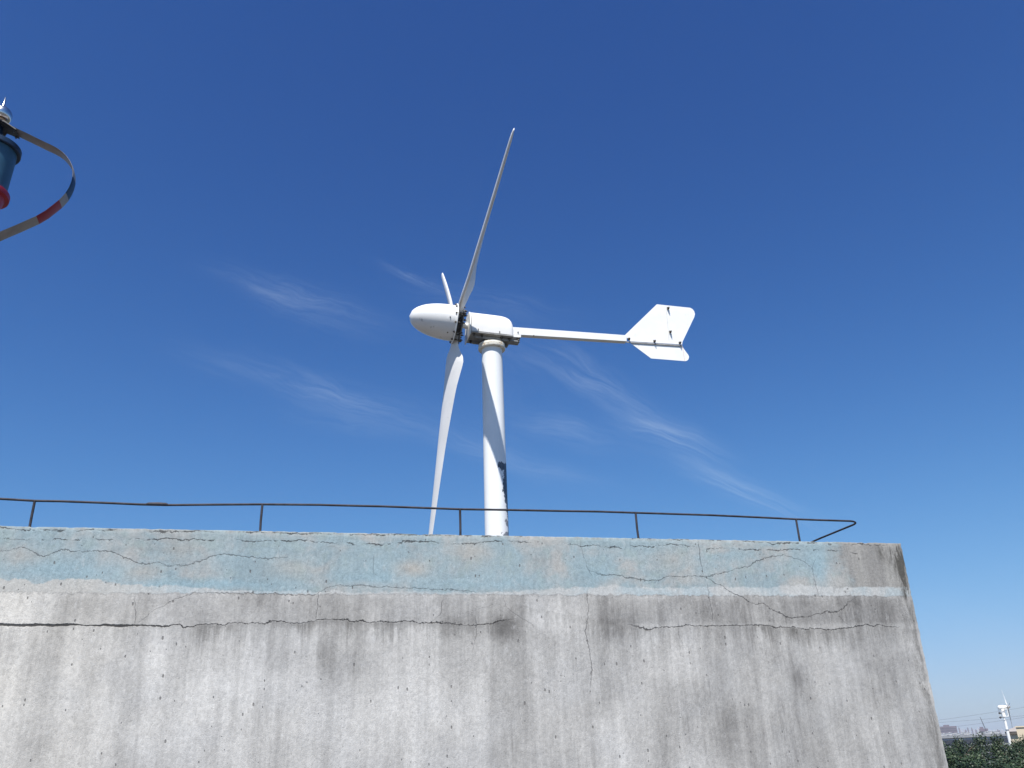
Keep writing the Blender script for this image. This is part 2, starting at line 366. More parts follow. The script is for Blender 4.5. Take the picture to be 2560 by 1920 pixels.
# painted band
bandE = n.m('ADD', Zj, n.m('MULTIPLY', n.m('SUBTRACT', big, 0.5), 0.02))
ubnd = n.rng(n.m('ADD', Uj, n.m('MULTIPLY', n.m('SUBTRACT', n.noise(n.xyz(U, 21.0, Z), 5.0, 5, .65), .5), .5)), uz(2060, 1400)[0], uz(2135, 1400)[0])       # paint worn away past here
inband = n.rng(bandE, 1.008, 1.016)
bl = n.noise(n.xyz(n.m('MULTIPLY', U, 1.0), 12.0, n.m('MULTIPLY', Z, 1.5)), 2.6, 5, 0.55, 0.6)
bl2 = n.noise(n.xyz(U, 15.0, Z), 7.0, 5, 0.6, 0.2)
bluef = n.rng(n.m('ADD', n.m('MULTIPLY', bl, 0.75), n.m('MULTIPLY', bl2, 0.25)), 0.34, 0.60)
bandcol = n.mix(bluef, (0.455, 0.452, 0.43), (0.335, 0.425, 0.455))
bandcol = n.mix(n.rng(bl2, 0.5, 0.68, 0, .5), bandcol, (0.36, 0.43, 0.41))
for (px_, py_, ru, rz, s_) in [(180, 1430, .55, .08, .8), (420, 1465, .3, .03, .6), (560, 1460, .4, .03, .9), (960, 1440, .12, .12, .6), (1230, 1460, .4, .04, .7), (1500, 1440, .15, .08, .6), (2045, 1420, .08, .13, .9), (930, 1445, .3, .04, .7), (1000, 1400, .06, .1, .6), (1750, 1400, .08, .12, .5), (560, 1400, .15, .06, .4)]:
    bandcol = n.mix(n.m('MINIMUM', blob(px_, py_, ru, rz, s_), 1.0), bandcol, (0.325, 0.45, 0.50))
for (px_, py_, ru, rz, s_) in [(1030, 1420, .12, .06, .9), (1180, 1380, .14, .09, .7), (450, 1370, .12, .07, .6), (1680, 1400, .14, .1, .5), (60, 1390, .15, .05, .5), (350, 1430, .1, .04, .6), (730, 1420, .15, .06, .5)]:
    bandcol = n.mix(n.m('MINIMUM', blob(px_, py_, ru, rz, s_), 1.0), bandcol, (0.47, 0.445, 0.40))
bandcol = n.mix(n.rng(streakF, 0.45, 0.7, 0, 0.35), bandcol, n.mix(1.0, bandcol, (0.72, 0.74, 0.76), 'MULTIPLY'))
bandcol = n.mix(n.rng(med, 0.45, 0.7, 0, 0.4), bandcol, n.mix(1.0, bandcol, (0.75, 0.76, 0.78), 'MULTIPLY'))
bandcol = n.mix(fleck, bandcol, (0.52, 0.56, 0.56))
worn = n.mix(n.rng(streak, 0.3, 0.7), (0.39, 0.38, 0.355), (0.27, 0.262, 0.25))
bandcol = n.mix(ubnd, bandcol, worn)
# white-ish strip along the foot of the band
sh = n.curve(Un, [((uz(x, 1460)[0] - U0_) / (U1_ - U0_), y) for x, y in [(-40, .8), (60, .75), (90, .35), (130, .8), (230, .75), (300, .55), (500, .35), (560, .2), (900, .1), (1180, .1), (1250, .18), (1500, .55), (1700, .5), (1900, .55), (2000, .75), (2060, .55), (2200, .62), (2300, .6)]])
stripTop = n.m('MULTIPLY_ADD', sh, 0.11, 1.012)
instrip = n.rng(n.m('SUBTRACT', stripTop, n.m('ADD', Zj, n.m('MULTIPLY', n.m('SUBTRACT', med, .5), .03))), -0.006, 0.006, 0, 0.85)
stripcol = n.mix(n.rng(bl, 0.45, 0.6), (0.55, 0.555, 0.54), (0.47, 0.53, 0.545))
stripcol = n.mix(n.rng(U, uz(480, 1470)[0], uz(200, 1470)[0]), stripcol, (0.56, 0.54, 0.50))
stripcol = n.mix(n.rng(streakF, 0.5, 0.75, 0, .3), stripcol, (0.40, 0.41, 0.41))
bandcol = n.mix(instrip, bandcol, stripcol)
base = n.mix(inband, base, bandcol)
# dark line just under the band's foot
ln = n.m('SUBTRACT', 1.0, n.rng(n.m('ABSOLUTE', n.m('SUBTRACT', bandE, 1.005)), 0.0, 0.007))
base = n.mix(n.m('MULTIPLY', n.m('MULTIPLY', ln, 0.35), n.rng(fine, .35, .6)), base, (0.15, 0.15, 0.15))
# black algae at the upper right corner and along the right edge
cor = n.m('ADD', blob(2262, 1385, .12, .10, 1.0), blob(2200, 1380, .05, .08, .8))
cor = n.m('ADD', cor, blob(2225, 1385, .03, .2, .6)); cor = n.m('ADD', cor, blob(2262, 1450, .06, .2, .75))
edge = n.m('MULTIPLY', n.rng(Uj, UR - .16, UR - .05), n.rng(Uj, UR - .012, UR - .04))
cor = n.m('ADD', cor, n.m('MULTIPLY', edge, 0.55))
edgen = n.noise(n.xyz(n.m('MULTIPLY', U, 14.0), 0.0, n.m('MULTIPLY', Z, 3.0)), 1.0, 6, 0.75, 0.3)
base = n.mix(n.m('MULTIPLY', cor, n.rng(edgen, 0.42, 0.58, 0.1, 1.0), clamp=True), base, (0.105, 0.10, 0.09))
lip = n.m('MULTIPLY', n.rng(Z, TOP - .03, TOP - .008), n.rng(n.noise(n.xyz(n.m('MULTIPLY', U, 3.0), 0.0, 0.0), 3.0, 5, .7), 0.4, 0.6, 0.25, .9))
base = n.mix(n.m('MULTIPLY', lip, .6), base, (0.24, 0.225, 0.205))
base = n.mix(n.m('MULTIPLY', dr, 0.74, clamp=True), base, (0.085, 0.08, 0.072))
# fine mottling and pores
base = n.mix(n.rng(fine, 0.3, 0.7, 0.0, 0.62), base, n.mix(1.0, base, (0.66, 0.66, 0.66), 'MULTIPLY'))
base = n.mix(n.rng(grain, 0.25, 0.75, 0.0, 0.42), base, n.mix(1.0, base, (0.62, 0.62, 0.62), 'MULTIPLY'))
speck = n.noise(n.xyz(n.m('MULTIPLY', U, 1.0), D_, n.m('MULTIPLY', Z, 0.55)), 95.0, 5, 0.75, 0.4)
base = n.mix(n.rng(speck, 0.56, 0.68, 0.0, 0.55), base, n.mix(1.0, base, (0.50, 0.49, 0.48), 'MULTIPLY'))
base = n.mix(n.rng(speck, 0.44, 0.32, 0.0, 0.35), base, n.mix(1.0, base, (1.28, 1.28, 1.28), 'MULTIPLY'))
vor = n.new('ShaderNodeTexVoronoi'); n.put(vor.inputs['Vector'], n.xyz(U, D_, n.m('MULTIPLY', Z, 0.6))); vor.inputs['Scale'].default_value = 13.0
vor.inputs['Randomness'].default_value = 1.0
vc = n.new('ShaderNodeSeparateColor'); n.put(vc.inputs[0], vor.outputs['Color'])
porer = n.m('MULTIPLY', n.m('MULTIPLY', n.m('POWER', vc.outputs[0], 5.5), n.rng(n.noise(n.xyz(U, 40.0, Z), 1.7, 3), .42, .6, .35, 1.0)), 0.115)
pore = n.rng(n.m('SUBTRACT', n.m('ADD', porer, n.m('MULTIPLY', n.m('SUBTRACT', fine, .5), .06)), vor.outputs['Distance']), 0.0, 0.018)
vor2 = n.new('ShaderNodeTexVoronoi'); n.put(vor2.inputs['Vector'], n.xyz(U, D_, n.m('MULTIPLY', Z, 0.5))); vor2.inputs['Scale'].default_value = 34.0
vc2 = n.new('ShaderNodeSeparateColor'); n.put(vc2.inputs[0], vor2.outputs['Color'])
pore2 = n.rng(n.m('SUBTRACT', n.m('MULTIPLY', n.m('POWER', vc2.outputs[0], 4.5), 0.24), vor2.outputs['Distance']), 0.0, 0.05)
pores = n.m('MAXIMUM', pore, pore2)
base = n.mix(n.m('MULTIPLY', pores, 0.72), base, (0.11, 0.105, 0.10))
base = n.mix(n.m('MULTIPLY', crk, 0.93), base, (0.035, 0.034, 0.034))
n.put(bs.inputs['Base Color'], base)
bs.inputs['Roughness'].default_value = 0.93; bs.inputs['Specular IOR Level'].default_value = 0.2
hgt = n.m('ADD', n.m('MULTIPLY', fine, 0.55), n.m('MULTIPLY', grain, 0.16))
hgt = n.m('SUBTRACT', hgt, n.m('MULTIPLY', speck, 0.30))
hgt = n.m('ADD', hgt, n.m('MULTIPLY', med, 0.6))
hgt = n.m('SUBTRACT', hgt, n.m('MULTIPLY', pores, 0.5)); hgt = n.m('SUBTRACT', hgt, n.m('MULTIPLY', crk, 0.9))
hgt = n.m('ADD', hgt, n.m('MULTIPLY', inband, 0.12))
bmp = n.new('ShaderNodeBump'); bmp.inputs['Strength'].default_value = 0.6; bmp.inputs['Distance'].default_value = 0.010
n.put(bmp.inputs['Height'], hgt); n.put(bs.inputs['Normal'], bmp.outputs[0])

# ------------------------------------------------------------------ concrete rooftop block (local x = along the wall, y = depth, z up)
bitm = simple('roof_membrane', (0.075, 0.062, 0.052), 0.9, var=.35, scale=1.5, bump=.3, bscale=30)
def build_block():
    uu = [-9 + i * 0.5 for i in range(12)] + [-3 + i * 0.012 for i in range(int((UR + 3) / 0.012) + 1)]
    if uu[-1] < UR: uu.append(UR)
    uu[-1] = UR
    zz = [-1.6 + i * 0.1 for i in range(9)] + [-0.7 + i * 0.025 for i in range(int((TOP + .7) / 0.025) + 1)]
    zz = [z for z in zz if z < TOP - .008] + [TOP - .004, TOP]
    nz = mnoise.noise
    vs = []; fs = []
    def crumb(u): return 0.003 * nz(Vector((u * 6, 0, 0))) + 0.003 * nz(Vector((u * 30, 3, 0))) - 0.007 * max(0, nz(Vector((u * 14, 9, 0))) - .25) * 2
    nu, nzv = len(uu), len(zz)
    for j, z in enumerate(zz):
        for i, u in enumerate(uu):
            y = WP + 0.004 * nz(Vector((u * 1.3, z * 1.3, 2))) + 0.002 * nz(Vector((u * 7, z * 7, 5)))
            zq = z; uq = u
            if z > TOP - .006: zq = z + crumb(u); y += 0.003 if j == nzv - 1 else 0
            if i >= nu - 2:
                k = 0.006 * nz(Vector((0, z * 9, 1))) + 0.006 * nz(Vector((4, z * 28, 1))) - .006 * max(0, nz(Vector((1, z * 14, 7))))
                uq = u + k
                if i == nu - 1: y += 0.010
            vs.append((uq, y, zq))
    fr = len(vs)
    for j in range(nzv - 1):
        for i in range(nu - 1): fs.append((j * nu + i, j * nu + i + 1, (j + 1) * nu + i + 1, (j + 1) * nu + i))
    # right side, going back from the corner (uneven at the corner only)
    dep = [0.03, 0.1, 0.5, 2, 9.5]; prev = [j * nu + nu - 1 for j in range(nzv)]
    sidecols = [prev]
    for d in dep:
        col = []
        for j, z in enumerate(zz):
            vs.append((UR + 0.008 + (0.004 * nz(Vector((d * 5, z * 9, 3)))), WP + d, z if j < nzv - 1 else z + crumb(UR + d)))
            col.append(len(vs) - 1)
        for j in range(nzv - 1): fs.append((prev[j], col[j], col[j + 1], prev[j + 1]))
        prev = col; sidecols.append(col)
    # top
    prevr = [(nzv - 1) * nu + i for i in range(nu)]
    for k, d in enumerate(dep):
        row = []
        for i, u in enumerate(uu):
            if i == nu - 1: row.append(sidecols[k + 1][-1])
            else:
                vs.append((u, WP + d, TOP + 0.004 * nz(Vector((u * 4, d * 4, 0))))); row.append(len(vs) - 1)
        for i in range(nu - 1): fs.append((prevr[i], prevr[i + 1], row[i + 1], row[i]))
        prevr = row
    # back and left closed simply
    a = len(vs); vs += [(-9, WP + 9.5, -1.6), (UR, WP + 9.5, -1.6), (-9, WP, -1.6)]
    me = bpy.data.meshes.new('rooftop_block'); me.from_pydata(vs, [], fs + [(a, a + 1, sidecols[-1][-1], prevr[0])])
    me.materials.append(cmat); me.materials.append(bitm); me.update()
    for p in me.polygons:
        if p.center.y > WP + .11: p.material_index = 1
    me.polygons.foreach_set('use_smooth', [True] * len(me.polygons)); me.set_sharp_from_angle(angle=radians(50))
    o = bpy.data.objects.new('rooftop_block', me); COL.objects.link(o)
    o.rotation_euler = (0, 0, YAW)
    tag(o, 'cracked grey concrete rooftop building with faded pale blue painted band', 'building')
build_block()

# ------------------------------------------------------------------ roof deck, host building, ground
deckm = simple('deck_screed', (0.10, 0.094, 0.085), 0.9, var=0.2, scale=1.2, bump=0.4, bscale=25)
mb = MB(); mb.box(W3(-3.5, 4.5, -1.85), WD * 10, WN * 13, Vector((0, 0, .25)))
tag(mb.build('roof_deck', deckm, smooth=0), kind='structure')
mb = MB(); mb.box(W3(-3.5, 4.5, (GROUND - 2.1) / 2), WD * 9.8, WN * 12.8, Vector((0, 0, (-2.1 - GROUND) / 2)))
o = mb.build('lower_storeys', simple('render', (0.45, 0.43, 0.39), 0.9, var=.1, scale=.6), smooth=0)
tag(o, kind='structure')
gm, n2, b2 = new_mat('ground')
tc = n2.new('ShaderNodeTexCoord').outputs['Object']
c = n2.mix(n2.rng(n2.noise(tc, .02, 6), .4, .6), (0.035, 0.04, 0.028), (0.075, 0.07, 0.062)); n2.put(b2.inputs['Base Color'], c); b2.inputs['Roughness'].default_value = .95
mb = MB(); mb.add([(-7000, -7000, GROUND), (7000, -7000, GROUND), (7000, 7000, GROUND), (-7000, 7000, GROUND)], [(0, 1, 2, 3)])
tag(mb.build('ground', gm, smooth=0), kind='structure')

# ------------------------------------------------------------------ common paints
white = simple('white_paint', (0.80, 0.80, 0.78), 0.38, var=.035, scale=5, dirt=((0.50, 0.47, 0.40), 0.60, 0.35))
white2 = simple('white_gelcoat', (0.70, 0.695, 0.68), 0.42, var=.04, scale=3, dirt=((0.45, 0.42, 0.37), 0.64, 0.35))
rustw = simple('rusty_white_ring', (0.74, 0.71, 0.62), 0.55, var=.1, scale=9, dirt=((0.42, 0.24, 0.08), 0.52, 0.75))
steel = simple('dark_steel', (0.075, 0.075, 0.08), 0.55, metal=0.3, var=.3, scale=30)
boltm = simple('weathered_bolt', (0.10, 0.085, 0.07), 0.6, metal=0.4, var=.4, scale=60)
greym = simple('grey_casting', (0.27, 0.27, 0.265), 0.6, var=.2, scale=12, dirt=((0.12, 0.09, 0.07), 0.55, 0.7))
railm = simple('rusty_steel_rod', (0.034, 0.031, 0.038), 0.7, metal=0.2, var=.45, scale=14, bump=.3, bscale=90)

# ------------------------------------------------------------------ lightning rail on the wall top
RP = WP + 0.05
def rpt(px, py): u, z = uz(px, py, RP); return W3(u, RP, z)
rail_t = empty('lightning_rail', W3(0, RP, TOP), 'thin dark steel lightning rail on short posts along the top of the concrete wall', 'railing')
rp = [(0, 1247), (45, 1249.5), (87, 1252), (150, 1253), (260, 1257), (350, 1261), (416, 1262.6), (520, 1261.6), (650, 1260.8), (800, 1262), (830, 1263), (960, 1266), (1080, 1270.5), (1150, 1273), (1265, 1274.7), (1400, 1277.4), (1500, 1279), (1590, 1282), (1770, 1287.6), (1900, 1293.5), (1990, 1298), (2050, 1300.2), (2121, 1302.4)]
pts = [rpt(*q) for q in rp]
first = pts[0]; left = [first - WD * 6.0 + Vector((0, 0, .03)), first - WD * 3 + Vector((0, 0, .012)), first - WD * 1.4]
cor = pts[-1]; cz = cor.z
bend = []
Rb = 0.12
for k in range(1, 9):
    a = k / 8 * pi / 2
    bend.append(cor + WD * Rb * sin(a) + WN * Rb * (1 - cos(a)))
e = bend[-1]
for k, dz in ((.5, .003), (1.2, -.004), (2.5, 0), (5, .01), (8, 0)): bend.append(e + WN * k + Vector((0, 0, dz)))
rail = MB().tube(left + pts + bend, 0.0078, 10).build('rail', railm, rail_t, smooth=60)
sl = [rpt(366, 1261.5), rpt(372, 1261), rpt(395, 1261), rpt(416, 1262), rpt(420, 1262.6)]
MB().tube([p + Vector((0, -.004, .001)) for p in sl], [.008, .0115, .0125, .0115, .007], 10).build('splice_sleeve', railm, rail_t, smooth=60)
for (px, py, bx_, by_) in [(87, 1252, 75, 1314), (656, 1261, 651, 1325), (1150, 1273, 1151, 1332), (1589, 1282, 1596, 1338), (1990, 1298, 1999.4, 1352)]:
    t_ = rpt(px, py); b_ = rpt(bx_, by_); b_ = Vector((b_.x, b_.y, TOP - .03)) if True else b_
    p_ = MB(); p_.tube([b_, (t_ + b_) / 2 + WD * random.uniform(-.003, .003), t_], 0.0085, 8)
    p_.lathe(Vector((b_.x, b_.y, TOP - .004)), (0, 0, 1), [(0, .026), (.008, .022), (.014, .011)], 12)
    p_.build('post', railm, rail_t, smooth=60)
for k in (1, 2, 3, 4):
    b_ = rpt(75, 1314) - WD * 1.38 * k; b_.z = TOP - .03
    MB().tube([b_, Vector((b_.x, b_.y, first.z + .004 * k))], 0.0085, 8).build('post', railm, rail_t, smooth=60)
for k in (1.45, 2.9, 4.4):
    b_ = e + WN * k; b_.z = TOP - .03
    MB().tube([b_, Vector((b_.x, b_.y, cz))], 0.0085, 8).build('post', railm, rail_t, smooth=60)

# ------------------------------------------------------------------ main turbine
MX, MY = -0.268, 11.0
TY, TT, PHI, RB = radians(14.9), radians(5.2), radians(-72.9), 3.24
AX = Vector((-cos(TY) * cos(TT), -sin(TY) * cos(TT), sin(TT)))      # towards the nose
AW = Vector((-sin(TY), cos(TY), 0)); AU = AW.cross(AX)
if AU.z < 0: AU = -AU
H = Vector((MX, MY, 5.55)) + AX * 0.5
def interp(tab, x):
    for (a, va), (b, vb) in zip(tab, tab[1:]):
        if x <= b:
            t = max(0, min(1, (x - a) / (b - a))); return va + (vb - va) * t
    return tab[-1][1]
CH = [(0.10, .13), (0.24, .13), (0.33, .16), (.43, .27), (.50, .37), (.56, .395), (.64, .398), (.95, .36), (1.75, .268), (2.35, .215), (3.0, .158), (3.17, .135), (3.22, .10), (3.24, .03)]
BE = [(0.10, 26), (.35, 30), (.55, 29), (.95, 19), (1.75, 14.3), (2.35, 11), (3.0, 8), (3.24, 8)]
LEF = [(0.10, .5), (0.3, .5), (.45, .40), (.55, .34), (.95, .38), (1.75, .46), (3.0, .42), (3.24, .42)]
THK = [(0.10, .42), (0.3, .36), (.55, .20), (1.0, .19), (1.75, .21), (2.35, .23), (3.0, .25), (3.24, .25)]
def blade_mesh(o, d, v, ax, s=1.0, nst=46, npt=22):
    """o hub centre, d span, v direction of rotation, ax towards the wind"""
    rs = []
    def interp(tab, x_, f=globals()['interp']): return (f(tab, x_) * 2 + f(tab, x_ - .05) + f(tab, x_ + .05)) / 4
    sts = [0.10 + (3.24 - .10) * (i / nst) for i in range(nst)] + [.45, .49, .58, 3.19, 3.215, 3.23, 3.24]
    for r in sorted(set(sts)):
        c = interp(CH, r) * s; be = radians(interp(BE, r)); th = interp(THK, r) * c
        le = v * cos(be) + ax * sin(be); nn = d.cross(le).normalized()
        lf = interp(LEF, r); ring = []
        for k in range(npt):
            a = 2 * pi * k / npt
            x = (1 + cos(a)) / 2                                    # 1 at the leading edge
            prof = sqrt(max(0, 1 - x)) * (x ** 0.95) * 2.0 if r > .4 else sqrt(max(0, x * (1 - x)))
            y = (1 if sin(a) > 0 else -1) * prof * .5 * (1 if abs(sin(a)) > 1e-6 else 0)
            cam_ = 0.035 * 4 * x * (1 - x) if r > .4 else 0
            ring.append(o + d * (r * s) + le * ((x - 1 + lf) * c) + nn * (y * th * 1.15 + cam_ * c * (-1)))
        rs.append(ring)
    return MB().rings(rs)
turb = empty('wind_turbine', (MX, MY, TOP), 'large white three-bladed wind turbine with tail vane rising behind the concrete wall', 'wind turbine')
# mast with peeling paint low on its right side
mm, n3, b3 = new_mat('mast_paint')
tc = n3.new('ShaderNodeTexCoord').outputs['Object']; s3 = n3.new('ShaderNodeSeparateXYZ'); n3.put(s3.inputs[0], tc)
X3, Y3, Z3 = s3.outputs
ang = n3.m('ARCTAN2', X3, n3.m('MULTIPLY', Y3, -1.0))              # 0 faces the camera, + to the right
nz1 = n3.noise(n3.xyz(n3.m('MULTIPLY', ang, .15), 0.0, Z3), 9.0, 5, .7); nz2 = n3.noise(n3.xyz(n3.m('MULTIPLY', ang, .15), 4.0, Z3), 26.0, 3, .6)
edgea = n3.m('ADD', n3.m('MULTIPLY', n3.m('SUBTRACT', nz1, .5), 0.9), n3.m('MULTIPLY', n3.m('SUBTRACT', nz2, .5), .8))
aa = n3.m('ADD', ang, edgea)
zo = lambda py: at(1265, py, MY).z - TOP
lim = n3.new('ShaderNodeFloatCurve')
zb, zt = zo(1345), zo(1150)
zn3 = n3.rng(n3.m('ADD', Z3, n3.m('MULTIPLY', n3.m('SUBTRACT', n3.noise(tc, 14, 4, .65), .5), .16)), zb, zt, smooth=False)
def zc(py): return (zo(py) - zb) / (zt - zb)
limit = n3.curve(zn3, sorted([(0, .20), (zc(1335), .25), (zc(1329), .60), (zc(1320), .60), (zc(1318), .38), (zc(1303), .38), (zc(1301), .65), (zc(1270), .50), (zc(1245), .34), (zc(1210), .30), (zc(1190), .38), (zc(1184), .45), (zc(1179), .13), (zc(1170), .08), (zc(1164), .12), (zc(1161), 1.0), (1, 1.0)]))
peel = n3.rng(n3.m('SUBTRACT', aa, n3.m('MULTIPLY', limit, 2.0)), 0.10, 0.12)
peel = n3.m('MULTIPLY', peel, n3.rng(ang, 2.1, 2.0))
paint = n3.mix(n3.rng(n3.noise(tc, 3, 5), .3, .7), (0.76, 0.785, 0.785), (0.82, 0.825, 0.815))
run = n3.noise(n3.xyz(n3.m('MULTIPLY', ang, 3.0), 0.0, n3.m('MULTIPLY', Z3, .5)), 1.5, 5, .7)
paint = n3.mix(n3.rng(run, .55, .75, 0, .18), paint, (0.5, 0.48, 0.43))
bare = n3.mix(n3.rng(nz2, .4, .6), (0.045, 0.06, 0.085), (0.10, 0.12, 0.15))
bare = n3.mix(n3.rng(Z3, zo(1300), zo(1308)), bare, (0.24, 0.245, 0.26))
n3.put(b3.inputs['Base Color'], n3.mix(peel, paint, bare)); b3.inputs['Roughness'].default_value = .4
bb = n3.new('ShaderNodeBump'); bb.inputs['Distance'].default_value = .002; n3.put(bb.inputs['Height'], n3.m('SUBTRACT', 1.0, peel)); n3.put(b3.inputs['Normal'], bb.outputs[0])
ZF = 5.225
MB().lathe((MX, MY, TOP), (0, 0, 1), [(0, .30), (.03, .30), (.03, .165), (.035, .158), (1.2, .155), (ZF - TOP - .02, .1455), (ZF - TOP, .1455)], 64).build('mast', mm, turb)
MB().lathe((MX, MY, ZF), (0, 0, 1), [(0, .15), (0.001, .188), (.008, .192), (.034, .192), (.037, .186), (.041, .186), (.044, .19), (.074, .188), (.078, .15)], 56).build('mast_flange', rustw, turb, smooth=30)
MB().lathe((MX, MY, ZF + .078), (0, 0, 1), [(0, .15), (.012, .15), (.014, .10), (.08, .098), (.10, .125), (.16, .125)], 40).build('yaw_bearing', greym, turb)
def L(a, r, u): return H + AX * a + AW * r + AU * u                # a along the shaft (+ nose), r away, u up
AXN = Vector((-cos(TY) * cos(radians(2)), -sin(TY) * cos(radians(2)), sin(radians(2)))); AUN = AW.cross(AXN)
if AUN.z < 0: AUN = -AUN
def LN(a, r, u): return H - AX * .15 + AXN * (a + .15) + AW * r + AUN * (u - .012)
# nacelle: base plate, arched cover, front panel
PZ = -.150
bp = MB(); bp.box(LN(-.475, 0, PZ - .012), AXN * .305, AW * .182, AUN * .010)
bp.box(LN(-.82, 0, PZ - .024), AXN * .085, AW * .06, AUN * .010)
for s_ in (-1, 1): bp.box(LN(-.50, s_ * .10, PZ - .045), AXN * .26, AW * .008, AUN * .022)
bp.build('base_plate', greym, turb, bevel=.003)
HW, HH = .185, .345
def arch(k, grow=1.0, drop=0.0, n_=26):
    out = []
    for i in range(n_ + 1):
        a = pi * i / n_
        cx_ = cos(a); sx = sin(a)
        x = HW * grow * math.copysign(abs(cx_) ** .62, cx_); z = HH * k * (max(0, sx) ** .72)
        out.append((x, z))
    return out
rs = []
for (ax_, k) in [(-.175, 1.0), (-.19, 1.0), (-.45, 1.0), (-.60, .995), (-.66, .975), (-.70, .94), (-.735, .885), (-.76, .80), (-.778, .68), (-.787, .5), (-.79, .3)]:
    g = 1.0 if k > .9 else (.72 + .28 * (k - .3) / .6)
    g = 1 - (1 - k) ** 2 * .75
    rs.append([LN(ax_, x, PZ + z) for x, z in arch(k, g)])
MB().rings(rs).build('nacelle_cover', white2, turb, smooth=50)
fp = MB(); fp.prism([LN(-.150, x * 1.03, PZ + z * 1.02) for x, z in arch(1.0)] + [LN(-.150, -HW * .95, PZ - .055), LN(-.150, HW * .95, PZ - .055)][::1], -AXN * .014)
fp.build('front_panel', white, turb, smooth=30)
for a_ in (-.27, -.58): MB().box(LN(a_, -HW - .002, PZ + .02), AXN * .006, AW * .004, AUN * .016).build('cover_clip', steel, turb)
for a_, r_ in [(-.22, -.14), (-.22, .10), (-.34, -.13), (-.36, .12), (-.62, -.13), (-.74, -.11), (-.72, .1)]:
    MB().hexbolt(LN(a_, r_, PZ - .022), -AUN, .016, .028).build('bolt', boltm, turb)
mo = MB(); mo.lathe(LN(-.18, 0, -.01), -AXN, [(0, .12), (.25, .12), (.25, .05)], 28); mo.build('generator', steel, turb)
# shaft, hub plates, spinner
MB().lathe(L(-.058, 0, -.005), -AX, [(0, .062), (.02, .062), (.025, .043), (.11, .043)], 28).build('shaft', white, turb)
MB().lathe(L(-.042, 0, 0), -AX, [(0, .05), (0, .245), (.006, .25), (.014, .245), (.016, .08), (.03, .07)], 56).build('rear_hub_plate', greym, turb)
MB().lathe(L(-.042, 0, 0), AX, [(0, .15), (.08, .15)], 40).build('hub_core', steel, turb)
MB().lathe(L(.032, 0, 0), AX, [(0, .05), (0, .285), (.004, .290), (.012, .290), (.016, .285), (.016, .05)], 64).build('front_hub_plate', white, turb)
prof = []
for i in range(0, 25):
    x = i / 24; prof.append((x * .635, .258 * max(0, (1 - x ** 2.35)) ** (1 / 2.05)))
sm, n4, b4 = new_mat('spinner_paint')
tc = n4.new('ShaderNodeTexCoord').outputs['Object']
g1 = n4.noise(tc, 7, 4, .6, .6)
n4.put(b4.inputs['Base Color'], n4.mix(n4.rng(g1, .63, .72, 0, .5), n4.mix(n4.rng(n4.noise(tc, 2.5, 4), .3, .7), (0.70, .70, .69), (.76, .76, .75)), (.22, .20, .19)))
b4.inputs['Roughness'].default_value = .33
spn = MB().lathe(L(.049, 0, 0), AX, [(0, .05), (0, .258)] + prof[1:], 64).build('spinner', sm, turb, smooth=60)
for a_ in (-100, -150, 20, 140):
    q = radians(a_); MB().lathe(L(.14, sin(q) * .258, cos(q) * .258), AW * sin(q) + AU * cos(q), [(0, .009), (.006, .009), (.009, .004)], 8).build('screw', boltm, turb)
for k in range(3):
    th = PHI + k * 2 * pi / 3
    d_ = (AU * cos(th) + AW * sin(th)).normalized(); v_ = AX.cross(d_)
    # rotation sense: at the bottom the blade moves away from the camera
    v_ = -(AU * -sin(th) + AW * cos(th)).normalized()
    bl_ = blade_mesh(H, d_, v_, AX).build('blade', white2, turb, smooth=60)
    cl = MB()
    for rr in (.19, .27):
        for sd in (-.055, .055):
            base_ = H + d_ * rr + v_ * sd
    for rr, sd in ((.17, -.07), (.17, .07), (.235, -.045), (.235, .045)):
        p_ = H + d_ * rr + v_ * sd
        cl.lathe(p_ - AX * .055, AX, [(0, .008), (.10, .008)], 8)
        
        cl.hexbolt(p_ - AX * .057, -AX, .015, .030)
    cl.build('root_bolt', boltm, bl_)
# outer clamp bolts between the plates
for k in range(24):
    q = 2 * pi * k / 24 + .13
    p_ = H + (AU * cos(q) + AW * sin(q)) * .272
    if k % 2: continue
    t_ = MB().lathe(p_ - AX * .06, AX, [(0, .009), (.12, .009)], 8); t_.hexbolt(p_ + AX * .048, AX, .012, .018); t_.hexbolt(p_ - AX * .03, -AX, .013, .03)
    t_.build('bolt', boltm, turb)
# tail boom and vane
BD = Vector((cos(radians(13.5)), sin(radians(13.5)), 0)); BN = Vector((-BD.y, BD.x, 0))
P0 = Vector((MX, MY, 5.5)) - BN * .045                             # near side plane of boom
def bpx(px, py, off=0.0): return on_plane(px, py, P0 + BN * off, BN)
b0 = bpx(1280, 817.3); b1 = bpx(1567, 838); c0 = bpx(1280, 835.6); c1 = bpx(1567, 853.2)
MB().prism([b0, b1, c1, c0], BN * .085).build('tail_boom', white, turb, smooth=0, bevel=.004)
br = MB(); br.prism([bpx(1281, 836, -.012), bpx(1303, 838, -.012), bpx(1302, 843.5, -.012), bpx(1278, 842, -.012)], BN * .11)
br.build('boom_bracket', white, turb, smooth=0, bevel=.003)
for q in [(1294, 848, .01), (1291, 857, .05), (1312, 856, .1)]:
    p_ = bpx(q[0], q[1], q[2])
MB().hexbolt(bpx(1296, 845, .0), -Vector((0, 0, 1)), .017, .045).build('bolt', boltm, turb)
MB().hexbolt(bpx(1291, 853, .09), -Vector((0, 0, 1)), .020, .035).build('bolt', boltm, turb)
for q in [(1295, 831), (1334, 839.5)]:
    MB().lathe(bpx(*q), -BN, [(0, .009), (.012, .009), (.014, .004)], 8).build('bolt', boltm, turb)
vup = [(1562, 838), (1642, 760.7), (1725.5, 769.4), (1731, 772.3), (1735.3, 777.5), (1737.5, 785), (1735.6, 793), (1706, 855.2), (1705.5, 861), (1575, 853)]
